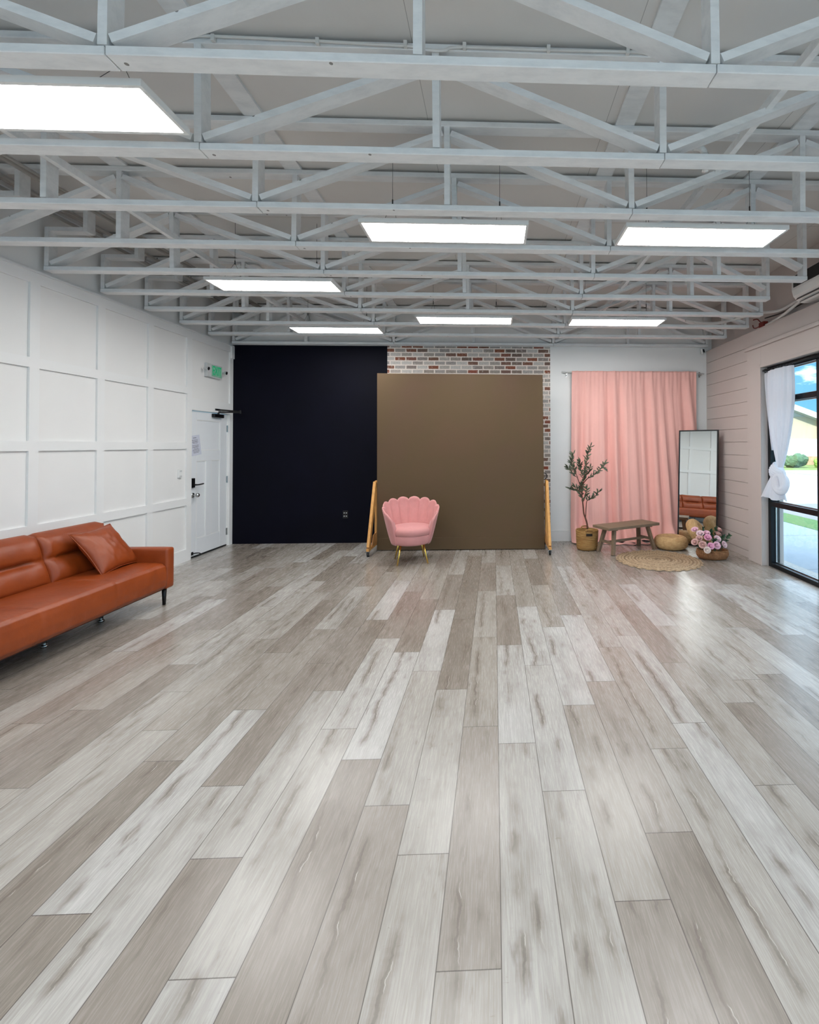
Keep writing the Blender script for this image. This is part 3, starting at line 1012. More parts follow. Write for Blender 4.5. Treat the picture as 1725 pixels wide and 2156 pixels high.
for x in (-2.16, -0.36, 1.565):
    ceiling_light(x, -0.25 if x > -1 else -0.30, ('left', 'middle', 'right')[int((x + 3) // 1.8)] + ' lit flat ceiling panel light of the row behind the camera')

# ================================================================ WALL FITTINGS
# exit sign
ex = thing('exit_sign', 'green lettered exit sign with two lamp heads above the door', 'exit sign', (XL, 6.95, 2.63))
bm = bmesh.new()
box(bm, XL + 0.001, XL + 0.045, 6.765, 7.130, 2.528, 2.722)
obj('housing', bm, 'plastic_grey', ex, bevel=0.006)
bm = bmesh.new()
box(bm, XL + 0.0455, XL + 0.049, 6.865, 7.110, 2.545, 2.705)
obj('sign_face', bm, 'exit_face', ex)
mt = Matrix(((0, 0, 1, XL + 0.0505), (1, 0, 0, 6.988), (0, 1, 0, 2.625), (0, 0, 0, 1)))
text_mesh('lettering', 'EXIT', 0.155, mt @ Matrix.Diagonal((0.66, 1.18, 1, 1)), ex, 'exit_green')
for y, s in ((6.705, -1), (7.145, 1)):
    bm = bmesh.new()
    tube(bm, [(XL + 0.03, y, 2.63), (XL + 0.075, y + 0.004, 2.632)], 0.014, 10)
    tube(bm, [(XL + 0.07, y, 2.633), (XL + 0.10, y, 2.628)], [0.020, 0.029], 18)
    lh = obj('lamp_head', bm, 'plastic_grey', ex, smooth=False)
    bm = bmesh.new()
    tube(bm, [(XL + 0.1005, y, 2.628), (XL + 0.103, y, 2.6275)], 0.024, 18)
    obj('lens', bm, 'plastic_black', lh)
# switch plate
sw = thing('wall_switch', 'small white control plate on the panelled wall left of the door', 'switch', (XL, 6.255, 1.175))
bm = bmesh.new()
box(bm, XL + 0.0005, XL + 0.022, 6.222, 6.290, 1.12, 1.232)
pl_ = obj('plate', bm, 'plastic_white', sw, bevel=0.004)
bm = bmesh.new()
box(bm, XL + 0.0225, XL + 0.0245, 6.235, 6.277, 1.195, 1.218)
obj('display', bm, 'plastic_grey', sw)
bm = bmesh.new()
box(bm, XL + 0.0225, XL + 0.026, 6.238, 6.274, 1.133, 1.150)
obj('button', bm, 'plastic_grey', sw)
# power outlet on the navy wall
ou = thing('power_outlet', 'black double power outlet low on the navy wall', 'outlet', (-2.35, YB, 0.45))
bm = bmesh.new()
box(bm, -2.39, -2.31, YB - 0.008, YB - 0.0005, 0.39, 0.51)
obj('cover_plate', bm, 'plastic_black', ou, bevel=0.002)
bm = bmesh.new()
for z in (0.475, 0.425):
    for x in (-2.367, -2.333):
        box(bm, x - 0.009, x + 0.009, YB - 0.0105, YB - 0.0082, z - 0.006, z + 0.006)
obj('socket', bm, 'plastic_grey', ou)
# corner sensor
se = thing('motion_sensor', 'small white sensor with dark window high in the right back corner', 'sensor', (3.40, 7.42, 3.06))
mt = Matrix.Translation((3.395, 7.425, 3.062)) @ Euler((radians(-8), radians(-9), radians(20))).to_matrix().to_4x4()
bm = bmesh.new()
obox(bm, mt, 0.056, 0.04, 0.092)
obj('housing', bm, 'plastic_white', se, bevel=0.005)
bm = bmesh.new()
obox(bm, mt @ Matrix.Translation((-0.002, -0.021, 0.004)), 0.034, 0.004, 0.054)
obj('sensor_window', bm, 'plastic_black', se)

# wall air conditioner
ac = thing('air_conditioner', 'white wall mounted air conditioner above the window', 'air conditioner', (3.45, 4.55, 3.3))
prof = [(3.555, 3.115), (3.555, 3.43), (3.36, 3.43), (3.32, 3.415), (3.305, 3.38), (3.305, 3.25), (3.32, 3.19), (3.36, 3.14), (3.42, 3.115)]
bm = bmesh.new()
prism(bm, prof, 'y', 4.15, 5.03)
obj('casing', bm, 'plastic_white', ac, bevel=0.008)
bm = bmesh.new()
mt = Matrix.Translation((3.341, 4.585, 3.158)) @ Euler((0, radians(39), 0)).to_matrix().to_4x4()
obox(bm, mt, 0.004, 0.80, 0.052)
mt2 = Matrix.Translation((3.385, 4.585, 3.126)) @ Euler((0, radians(68), 0)).to_matrix().to_4x4()
obox(bm, mt2, 0.004, 0.80, 0.040)
obj('air_outlet', bm, 'plastic_black', ac)
bm = bmesh.new()
box(bm, 3.300, 3.304, 4.19, 4.99, 3.275, 3.40)
obj('intake_grille', bm, 'plastic_black', ac)
bm = bmesh.new()
tube(bm, smooth_pts([(3.44, 5.032, 3.17), (3.46, 5.15, 3.16), (3.47, 5.4, 3.11), (3.50, 5.75, 3.085), (3.515, 5.95, 3.09)]), 0.018, 10)
obj('drain_hose', bm, 'pipe', ac, smooth=True)
bm = bmesh.new()
tube(bm, smooth_pts([(3.48, 5.032, 3.20), (3.50, 5.25, 3.20), (3.52, 5.6, 3.20), (3.40, 5.95, 3.26), (3.1, 6.35, 3.24), (2.7, 6.45, 3.30)]), 0.02, 10)
obj('refrigerant_pipe', bm, 'pipe', ac, smooth=True)
bm = bmesh.new()
tube(bm, smooth_pts([(3.50, 5.032, 3.15), (3.515, 5.3, 3.15), (3.515, 5.6, 3.16), (3.46, 5.8, 3.16)]), 0.008, 8)
obj('power_cord', bm, 'plastic_black', ac, smooth=True)
vv = thing('valve', 'dark red valve with bent copper tube on the shiplap ledge', 'valve', (3.51, 5.88, 3.07))
bm = bmesh.new()
box(bm, 3.468, 3.535, 5.85, 5.96, 3.0705, 3.140)
obj('body', bm, 'copper', vv, bevel=0.008)
bm = bmesh.new()
tube(bm, smooth_pts([(3.50, 5.90, 3.11), (3.49, 5.96, 3.16), (3.47, 5.99, 3.20), (3.42, 6.0, 3.19)]), 0.007, 8)
tube(bm, smooth_pts([(3.48, 5.94, 3.10), (3.462, 6.0, 3.085), (3.455, 6.05, 3.10), (3.455, 6.07, 3.14)]), 0.006, 8)
obj('tube', bm, 'copper', vv, smooth=True)

# ================================================================ BROWN BACKDROP
BY = 6.885
bd = thing('backdrop_wall', 'large brown painted backdrop panel on wheeled timber feet', 'backdrop', (-0.48, BY, 0))
bm = bmesh.new()
prism(bm, [(-1.712, 0.012), (0.748, 0.004), (0.722, 2.588), (-1.716, 2.600)], 'y', BY, BY + 0.05)
obj('panel', bm, 'backdrop', bd, bevel=0.004)
bm = bmesh.new()
box(bm, -1.708, 0.744, BY - 0.007, BY - 0.0005, 0.012, 0.187)
obj('bottom_board', bm, 'backdrop', bd, bevel=0.002)
for s, x in ((-1, -1.742), (1, 0.782)):
    bm = bmesh.new()
    box(bm, x - 0.019, x + 0.019, 6.49, 7.28, 0.078, 0.116)
    bb = obj('foot_rail', bm, 'pine', bd, bevel=0.003)
    bm = bmesh.new()
    bar(bm, (x, 6.545, 0.118), (x, BY + 0.01, 1.0), 0.085, 0.038, (1, 0, 0))
    obj('brace', bm, 'pine', bd, bevel=0.003)
    bm = bmesh.new()
    box(bm, x - 0.019, x + 0.019, BY + 0.056, BY + 0.14, 0.118, 1.02)
    obj('upright', bm, 'pine', bd, bevel=0.003)
    bm = bmesh.new()
    xg = x + s * -0.025
    prism(bm, [(6.62, 0.118), (BY - 0.012, 0.118), (BY - 0.012, 0.285), (6.70, 0.265)], 'x', xg - 0.005, xg + 0.005)
    obj('gusset', bm, 'ply', bd)
    for y in (6.525, 7.23):
        cs = bmesh.new()
        box(cs, x - 0.026, x + 0.026, y - 0.03, y + 0.03, 0.072, 0.077)
        for q in (-1, 1):
            box(cs, x + q * 0.021 - 0.002, x + q * 0.021 + 0.002, y - 0.014, y + 0.018, 0.026, 0.072)
        co = obj('caster', cs, 'chrome', bd)
        wb = bmesh.new()
        tube(wb, [(x - 0.014, y, 0.034), (x + 0.014, y, 0.034)], 0.033, 20)
        obj('wheel', wb, 'rubber', co, bevel=0.004)
bm = bmesh.new()
tube(bm, smooth_pts([(0.742, BY + 0.03, 1.03), (0.772, BY + 0.03, 1.05), (0.783, BY + 0.03, 1.08), (0.772, BY + 0.03, 1.115), (0.738, BY + 0.03, 1.13)]), 0.007, 8)
obj('pull_handle', bm, 'plastic_black', bd, smooth=True)

# ================================================================ PINK SHELL CHAIR
ch = thing('shell_armchair', 'pink velvet scallop back armchair on four gold legs', 'chair', (-1.105, 6.262, 0), radians(16))
NP = 10
A0, A1 = radians(-128), radians(128)
def chair_prof(u, v, outer):
    th = A0 + (A1 - A0) * u
    q = u * NP
    lob = abs(sin(pi * q)) ** 0.8                # 0 at the seams
    env = 0.805 - 0.215 * (abs(th) / A1) ** 2.3
    scal = 0.040 * (lob ** 0.75 - 1.0)
    ztop = env + scal
    zb = 0.245 if outer else 0.36
    z = zb + (ztop - zb) * v
    flare = 0.255 + 0.125 * min(1.0, max(0.0, (z - 0.24) / 0.50)) ** 0.8
    fr = 1.0 - 0.02 * (abs(th) / A1) ** 2
    r = flare * fr
    if not outer:
        r -= 0.062 * (1 - 0.25 * v) - 0.036 * lob ** 0.6 * (0.45 + 0.55 * v)
        r -= 0.0
    else:
        r += 0.006 * lob * v
    return Vector((r * sin(th), r * cos(th), z))
bm = bmesh.new()
nu, nv = NP * 14 + 1, 18
O = grid(bm, nu, nv, lambda u, v: chair_prof(u, v, True))
I = grid(bm, nu, nv, lambda u, v: chair_prof(u, v, False))
# padded top roll
mid = []
for i in range(nu):
    a, b = O[-1][i].co, I[-1][i].co
    mid.append(bm.verts.new((a + b) / 2 + Vector((0, 0, 0.020))))
for i in range(nu - 1):
    bm.faces.new((O[-1][i], O[-1][i + 1], mid[i + 1], mid[i]))
    bm.faces.new((mid[i], mid[i + 1], I[-1][i + 1], I[-1][i]))
# front edges of the arms and underside
for col in (0, nu - 1):
    for j in range(nv - 1):
        bm.faces.new((O[j][col], O[j + 1][col], I[j + 1][col], I[j][col]))
    bm.faces.new((O[-1][col], mid[col], I[-1][col]))
for i in range(nu - 1):
    bm.faces.new((O[0][i], O[0][i + 1], I[0][i + 1], I[0][i]))
obj('shell_back', bm, 'velvet', ch, smooth=True, local=True)
bm = bmesh.new()
pr = [(0.0, 0.242), (0.20, 0.242), (0.236, 0.252), (0.252, 0.275), (0.262, 0.36), (0.258, 0.372)]
lathe(bm, pr, 56, (0, -0.012), 1.0, 1.0)
obj('seat_base', bm, 'velvet', ch, smooth=True, local=True)
bm = bmesh.new()
pr = [(0.252, 0.374), (0.266, 0.392), (0.270, 0.42), (0.266, 0.450), (0.240, 0.474), (0.18, 0.486), (0.09, 0.49), (0.0, 0.491)]
lathe(bm, pr, 56, (0, -0.016), 1.0, 1.02)
obj('seat_cushion', bm, 'velvet', ch, smooth=True, local=True)
for sx, sy in ((-1, -1), (1, -1), (-1, 1), (1, 1)):
    bm = bmesh.new()
    tube(bm, [(sx * 0.145, sy * 0.13, 0.250), (sx * 0.195, sy * 0.195, 0.0)], [0.0125, 0.0085], 14)
    obj('leg', bm, 'gold', ch, smooth=True, local=True)

# ================================================================ LEATHER SOFA
sf = thing('sofa', 'cognac leather sofa with thin arms and black legs by the panelled wall', 'sofa', (-3.60, 3.72, 0))
SY0, SY1 = 2.70, 4.715
def padded(bm, x0, x1, y0, y1, z0, z1, n=(6, 14, 4), puff=0.0, crown=0.0):
    """soft box: a subdivided box whose faces bulge"""
    vs = {}
    def P(i, j, k):
        key = (i, j, k)
        if key in vs: return vs[key]
        u, v, w = i / n[0], j / n[1], k / n[2]
        x, y, z = x0 + (x1 - x0) * u, y0 + (y1 - y0) * v, z0 + (z1 - z0) * w
        bu, bv, bw = sin(pi * u) ** 0.5, sin(pi * v) ** 0.5, sin(pi * w) ** 0.5
        x += puff * (2 * u - 1) * bv * bw
        y += puff * 0.3 * (2 * v - 1) * bu * bw
        z += (puff + crown) * (2 * w - 1) * bu * bv if w > 0.5 else puff * 0.3 * (2 * w - 1) * bu * bv
        vs[key] = bm.verts.new((x, y, z))
        return vs[key]
    a, b, c = n
    for i in range(a):
        for j in range(b):
            bm.faces.new((P(i, j, 0), P(i + 1, j, 0), P(i + 1, j + 1, 0), P(i, j + 1, 0)))
            bm.faces.new((P(i, j, c), P(i, j + 1, c), P(i + 1, j + 1, c), P(i + 1, j, c)))
    for i in range(a):
        for k in range(c):
            bm.faces.new((P(i, 0, k), P(i, 0, k + 1), P(i + 1, 0, k + 1), P(i + 1, 0, k)))
            bm.faces.new((P(i, b, k), P(i + 1, b, k), P(i + 1, b, k + 1), P(i, b, k + 1)))
    for j in range(b):
        for k in range(c):
            bm.faces.new((P(0, j, k), P(0, j + 1, k), P(0, j + 1, k + 1), P(0, j, k + 1)))
            bm.faces.new((P(a, j, k), P(a, j, k + 1), P(a, j + 1, k + 1), P(a, j + 1, k)))
# one long seat; two tucks cross its top only
bm = bmesh.new()
SA, SB = SY0 + 0.112, SY1 - 0.112
def seatfn(u, v):
    y = SA + (SB - SA) * u
    e = min(1.0, min(u, 1 - u) * (SB - SA) / 0.03)
    pts_ = [(-3.81, 0.170), (-3.81, 0.405), (-3.66, 0.414), (-3.45, 0.424), (-3.25, 0.420), (-3.175, 0.408), (-3.150, 0.385), (-3.140, 0.345), (-3.134, 0.27), (-3.140, 0.20), (-3.165, 0.170)]
    f_ = v * (len(pts_) - 1)
    i = min(int(f_), len(pts_) - 2)
    k = f_ - i
    x = pts_[i][0] + (pts_[i + 1][0] - pts_[i][0]) * k
    z = pts_[i][1] + (pts_[i + 1][1] - pts_[i][1]) * k
    if 1 <= f_ <= 5.2:
        for ys_ in (3.37, 4.03):
            fade = 1.0 if f_ < 4 else max(0.0, 1 - (f_ - 4) / 1.2)
            z -= 0.014 * fade * math.exp(-((y - ys_) / 0.012) ** 2)
        z += 0.006 * mnoise.noise(Vector((x * 5, y * 4, 1)))
    elif f_ > 5.2:
        x += 0.006 * mnoise.noise(Vector((0, y * 11, z * 5))) * e
        for ys_ in (3.37, 4.03):
            x -= 0.003 * math.exp(-((y - ys_) / 0.02) ** 2)
    return Vector((x, y, z))
g = grid(bm, 180, 61, seatfn)
bm.faces.new([r[0] for r in g])
bm.faces.new([r[-1] for r in g][::-1])
obj('seat', bm, 'leather', sf, smooth=True)
bm = bmesh.new()
box(bm, -3.84, -3.20, SY0 + 0.04, SY1 - 0.04, 0.148, 0.166)
obj('base_frame', bm, 'leather_dark', sf)
# backrest in two lengths, each with a tuck across the middle
def backrest(ya, yb):
    bm = bmesh.new()
    def fn(u, v):
        # v runs round the section: front bottom -> front top -> back top -> back bottom
        y = ya + (yb - ya) * u
        edge = min(1.0, min(u, 1 - u) * (yb - ya) / 0.05)
        e = sin(edge * pi / 2)
        if v < 0.6:
            s = v / 0.6
            z = 0.405 + 0.385 * s
            x = -3.665 - 0.135 * s
            bul = 0.045 * (abs(sin(pi * s * 2)) ** 0.6) * e
            tuck = math.exp(-((s - 0.5) / 0.05) ** 2) * 0.028 * (0 if min(u, 1 - u) * (yb - ya) < 0.12 else 1)
            x += bul - tuck
            x += 0.008 * mnoise.noise(Vector((y * 9, z * 7, 0)))
        elif v < 0.75:
            s = (v - 0.6) / 0.15
            x = -3.80 - 0.10 * s
            z = 0.79 + 0.022 * sin(pi * s) * e
        else:
            s = (v - 0.75) / 0.25
            z = 0.79 - 0.50 * s
            x = -3.90 + 0.03 * s
        return Vector((x, y, z))
    g = grid(bm, 34, 41, fn)
    bm.faces.new([r[0] for r in g])
    bm.faces.new([r[-1] for r in g][::-1])
    obj('backrest', bm, 'leather', sf, smooth=True)
backrest(SY0 + 0.02, 3.335)
backrest(3.340, 4.015)
backrest(4.020, 4.690)
for s, (a, b) in ((1, (SY1 - 0.108, SY1)), (-1, (SY0, SY0 + 0.108))):
    bm = bmesh.new()
    padded(bm, -3.90, -3.140, a, b, 0.165, 0.552, (8, 3, 6), 0.004, 0.004)
    obj('arm', bm, 'leather', sf, smooth=True, bevel=0.02, bevseg=3)
for x, y in ((-3.20, SY1 - 0.055), (-3.20, SY0 + 0.055), (-3.82, SY1 - 0.055), (-3.82, SY0 + 0.055)):
    bm = bmesh.new()
    tube(bm, [(x, y, 0.166), (x + (0.0), y, 0.0)], [0.022, 0.014], 14)
    obj('leg', bm, 'black', sf, smooth=True)
for x, y in ((-3.445, 4.235), (-3.445, 3.72), (-3.445, 3.2)):
    bm = bmesh.new()
    tube(bm, [(x, y, 0.148), (x, y, 0.0)], [0.016, 0.014], 12)
    tube(bm, [(x, y, 0.02), (x, y, 0.0)], [0.02, 0.024], 12)
    obj('support_leg', bm, 'chrome', sf, smooth=True)

# cushion
cu = thing('cushion', 'square cognac leather cushion leaning against the sofa back', 'cushion', (-3.62, 4.42, 0.60))
def pillow(u, v, s):
    a, b = 2 * u - 1, 2 * v - 1
    k = (1 - abs(a) ** 2.4) * (1 - abs(b) ** 2.4)
    w = 0.225
    px = a * w * (1 - 0.10 * (1 - abs(b) ** 1.5) * abs(a))
    py = b * w * (1 - 0.10 * (1 - abs(a) ** 1.5) * abs(b))
    h = 0.078 * max(k, 0) ** 0.55
    h += 0.007 * mnoise.noise(Vector((px * 16, py * 34, s * 3))) * (1 if k > 0.02 else 0)
    return Vector((px, py, s * h))
bm = bmesh.new()
mt = Matrix.Translation((-3.545, 4.405, 0.603)) @ Euler((0, radians(54), 0)).to_matrix().to_4x4() @ Euler((0, 0, radians(3))).to_matrix().to_4x4()
for s in (1, -1):
    grid(bm, 30, 30, lambda u, v: mt @ pillow(u, v, s))
bmesh.ops.remove_doubles(bm, verts=bm.verts, dist=0.0008)
obj('cushion_cover', bm, 'leather', cu, smooth=True)
bm = bmesh.new()
edge = []
for k in range(4 * 24):
    q, f_ = divmod(k, 24)
    f_ /= 24
    uv = ((f_, 0), (1, f_), (1 - f_, 1), (0, 1 - f_))[q]
    p = pillow(uv[0], uv[1], 0)
    edge.append(mt @ Vector((p.x, p.y, 0)))
tube(bm, edge, 0.004, 8, closed=True)
obj('piping', bm, 'leather', cu, smooth=True)

# ================================================================ PINK CURTAIN
pc = thing('pink_curtain', 'floor length pink fabric curtain pooled on the floor at the back wall', 'curtain', (2.26, 7.38, 0))
rs = random.Random(5)
comps = [(rs.uniform(7, 26), rs.uniform(0, 6.28), rs.uniform(0.4, 1.0)) for _ in range(7)]
def drape(u, v):
    z = 2.73 - 2.715 * v
    spread = 0.03 * v
    xa, xb = 1.245 - spread + 0.0 * v, 3.268 + 0.02 * v
    x = xa + (xb - xa) * u
    a = 0.014 + 0.042 * min(1, v * 1.6)
    y = 0
    for f, ph, w in comps:
        ff = f * (1 - 0.12 * v)
        s_ = sin(2 * pi * u * ff * 0.55 + ph + 0.5 * sin(3 * v + ph))
        y += w * (abs(s_) ** 0.8 * (1 if s_ > 0 else -1))
    y *= a / 2.6
    y += 0.006 * sin(u * 190) * math.exp(-(v / 0.10) ** 2)
    if 0.010 < v < 0.05:
        y *= 0.6
    yy_ = 7.392 - y
    if v > 0.90:                                  # the hem spreads on the floor
        s2 = (v - 0.90) / 0.10
        z = 0.0165 + (2.73 - 2.715 * 0.90 - 0.0165) * (1 - s2) ** 1.5 + 0.012 * s2 * (1 + sin(u * 60 + 5 * v)) * 0.5
        yy_ -= s2 ** 1.4 * (0.10 + 0.07 * sin(u * 17) + 0.05 * sin(u * 41 + 1))
        x += 0.03 * s2 * sin(u * 33)
    return Vector((x, min(yy_, 7.408 + 0.044 * min(1, v * 5)), z))
bm = bmesh.new()
grid(bm, 420, 90, drape)
obj('drape', bm, 'pink_fabric', pc, smooth=True, solid=0.002)
bm = bmesh.new()
def pool(u, v):
    x = 1.70 + 0.95 * u
    w = 0.075 * sin(pi * u) ** 0.6
    y = 7.20 - w * (v - 0.1) * 1.3 + 0.02 * sin(u * 24)
    z = 0.008 + 0.045 * sin(pi * v) * (0.5 + 0.5 * sin(u * 31 + v * 4)) * sin(pi * u) ** 0.5
    return Vector((x, y, z))
grid(bm, 90, 18, pool)
obj('pooled_hem', bm, 'pink_fabric', pc, smooth=True, solid=0.003)
rod = thing('curtain_rod', 'thin white curtain rod carrying the pink curtain', 'curtain rod', (2.24, 7.38, 2.705))
bm = bmesh.new()
tube(bm, [(1.085, 7.425, 2.716), (3.41, 7.425, 2.696)], 0.011, 12)
obj('pole', bm, 'plastic_white', rod, smooth=True)
for x in (1.165, 3.35):
    bm = bmesh.new()
    box(bm, x - 0.01, x + 0.01, 7.41, YB - 0.0005, 2.664, 2.684)
    box(bm, x - 0.012, x + 0.012, YB - 0.006, YB - 0.0005, 2.64, 2.73)
    box(bm, x - 0.01, x + 0.01, 7.412, 7.438, 2.684, 2.694)
    obj('bracket', bm, 'chrome', rod)

# ================================================================ WHITE KNOTTED CURTAIN
wc = thing('white_curtain', 'white sheer curtain tied in a big knot at the window', 'curtain', (3.45, 5.5, 0))
def sheer(u, v):
    z = 2.462 - (2.462 - 1.27) * v
    k = v ** 2.2
    cyy = 5.455 + 0.02 * k
    hw = 0.235 * (1 - k) + 0.035 * k
    hw *= 1 + 0.12 * sin(pi * v)
    th = 0.050 * (1 - k) + 0.028 * k + 0.02 * sin(pi * v)
    a = 2 * pi * u
    rip = 1 + 0.16 * sin(11 * a + 2 * v) * (1 - 0.3 * k) + 0.10 * sin(17 * a + 1)
    y = cyy + hw * cos(a) * (1 + 0.10 * (rip - 1))
    x = 3.442 + th * sin(a) * rip
    return Vector((min(x, 3.497), y, z))
bm = bmesh.new()
grid(bm, 200, 50, sheer, closed_u=True)
obj('gathered_panel', bm, 'sheer', wc, smooth=True)
bm = bmesh.new()
def sidef(u, v):
    z = 2.455 - 0.98 * v
    ya = 5.815 - 0.16 * v ** 1.5
    yb_ = 5.69 - 0.045 * v
    y = ya + (yb_ - ya) * u
    return Vector((3.455 + 0.012 * sin(u * 18), y, z))
grid(bm, 40, 24, sidef)
obj('side_fold', bm, 'sheer', wc, smooth=True, solid=0.001)
bm = bmesh.new()
grid(bm, 30, 30, lambda u, v: Vector((3.44 + 0.006 * sin(u * 20), 5.868 - 0.028 * u + 0.003 * sin(9 * v), 2.455 - 0.22 * v)))
# knot: wrapped band and hanging loop
bm.free()
bm = bmesh.new()
def kn(u, v):
    a, b = 2 * pi * u, 2 * pi * v
    R0, r0 = 0.060, 0.053
    rr_ = r0 * (1 + 0.10 * sin(5 * b + 2 * a) + 0.05 * sin(9 * b + a))
    # ring in the plane whose normal looks into the room; stretched down to the right
    p = Vector(((R0 * 1.65 + rr_ * cos(b)) * cos(a), (R0 * 0.80 + rr_ * cos(b)) * sin(a), rr_ * sin(b) * 0.9))
    nn = Vector((-0.80, -0.35, 0.48)).normalized()
    ax = Vector((-0.25, -0.62, -0.74))
    ax = (ax - nn * ax.dot(nn)).normalized()
    ay = nn.cross(ax)
    return Vector((3.375, 5.375, 1.085)) + ax * p.x + ay * p.y + nn * p.z
vsk = [[bm.verts.new(kn(i / 48, j / 28)) for i in range(48)] for j in range(28)]
for j in range(28):
    for i in range(48):
        bm.faces.new((vsk[j][i], vsk[j][(i + 1) % 48], vsk[(j + 1) % 28][(i + 1) % 48], vsk[(j + 1) % 28][i]))
obj('knot_loop', bm, 'sheer', wc, smooth=True)
bm = bmesh.new()
def wrap(u, v):
    a = 2 * pi * u
    z = 1.285 - 0.17 * v
    r = 0.05 + 0.062 * sin(pi * min(1, v * 0.8 + 0.1)) + 0.004 * sin(v * 40)
    return Vector((3.425 + r * 0.62 * cos(a), 5.48 + 0.06 * v + r * 1.15 * sin(a), z + 0.05 * sin(a)))
grid(bm, 48, 30, wrap, closed_u=True)
obj('knot_wrap', bm, 'sheer', wc, smooth=True)
bm = bmesh.new()
def tail(u, v):
    z = 1.17 - 0.285 * v + 0.012 * sin(u * 25) * v
    yc = 5.54 + 0.055 * v
    hw = 0.06 + 0.19 * v ** 0.8
    a = 2 * pi * u
    rip = 1 + 0.28 * v * sin(9 * a) + 0.1 * sin(14 * a)
    return Vector((min(3.425 + (0.035 + 0.018 * v) * sin(a) * rip, 3.497), yc + hw * cos(a), z))
grid(bm, 120, 24, tail, closed_u=True)
obj('tail', bm, 'sheer', wc, smooth=True)
wr = thing('curtain_rod', 'short black curtain rod with rings in the window head', 'curtain rod', (3.45, 5.5, 2.48))
bm = bmesh.new()
tube(bm, [(3.45, 5.834, 2.492), (3.45, 4.6, 2.492)], 0.010, 12)
obj('pole', bm, 'black', wr, smooth=True)
for k in range(9):
    bm = bmesh.new()
    y = 5.24 + 0.058 * k + (0.08 if k > 7 else 0)
    tube(bm, [(3.45 + 0.019 * cos(a * pi / 6), y, 2.488 + 0.019 * sin(a * pi / 6)) for a in range(12)], 0.003, 6, closed=True)
    box(bm, 3.446, 3.454, y - 0.003, y + 0.003, 2.455, 2.470)
    obj('ring', bm, 'black', wr)

# ================================================================ BENCH
bn = thing('bench', 'low weathered wooden bench with splayed legs in front of the pink curtain', 'bench', (1.940, 6.772, 0), math.atan2(0.44, 0.86))
bm = bmesh.new()
box(bm, -0.485, 0.485, -0.18, 0.18, 0.352, 0.390)
obj('seat', bm, 'bench', bn, local=True, bevel=0.004)
for sx in (-1, 1):
    bm = bmesh.new()
    box(bm, sx * 0.335 - 0.04, sx * 0.335 + 0.04, -0.145, 0.145, 0.334, 0.3515)
    obj('cross_rail', bm, 'bench', bn, local=True, bevel=0.003)
    for sy in (-1, 1):
        bm = bmesh.new()
        bar(bm, (sx * 0.325, sy * 0.095, 0.333), (sx * 0.398, sy * 0.158, 0.001), 0.044, 0.050, (0, 1, 0))
        obj('leg', bm, 'bench', bn, local=True, bevel=0.003)
    bm = bmesh.new()
    box(bm, sx * 0.362 - 0.014, sx * 0.362 + 0.014, -0.105, 0.105, 0.140, 0.175)
    obj('end_stretcher', bm, 'bench', bn, local=True)
bm = bmesh.new()
box(bm, -0.347, 0.347, -0.013, 0.013, 0.142, 0.173)
obj('stretcher', bm, 'bench', bn, local=True)

# ================================================================ OLIVE TREE IN A BASKET
pb = thing('woven_basket', 'round brown woven basket holding the olive tree', 'basket', (1.375, 6.87, 0))
bm = bmesh.new()
pr = [(0.0, 0.004), (0.135, 0.004), (0.150, 0.012), (0.156, 0.06), (0.163, 0.18), (0.167, 0.285), (0.164, 0.292), (0.157, 0.287), (0.152, 0.18), (0.146, 0.03), (0.0, 0.028)]
lathe(bm, pr, 56)
obj('basket_body', bm, 'seagrass', pb, smooth=True, local=True)
bm = bmesh.new()
lathe(bm, [(0.150, 0.200), (0.09, 0.205), (0.0, 0.208)], 40)
obj('soil', bm, 'soil', pb, smooth=True, local=True)
for s in (1, -1):
    a0 = -pi / 2 if s == 1 else pi / 2
    bm = bmesh.new()
    tube(bm, smooth_pts([(0.168 * cos(a0 + t), 0.168 * sin(a0 + t), 0.292 + dz_) for t, dz_ in ((-0.32, -0.03), (-0.28, 0.012), (0, 0.022), (0.28, 0.012), (0.32, -0.03))], 5), 0.010, 8)
    hd = obj('handle', bm, 'seagrass', pb, smooth=True, local=True)
bm = bmesh.new()
prism(bm, [(-0.045, 0.222), (0.045, 0.222), (0.045, 0.258), (-0.045, 0.258)], 'y', -0.1705, -0.166)
obj('handle_opening', bm, 'soil', pb, local=True)

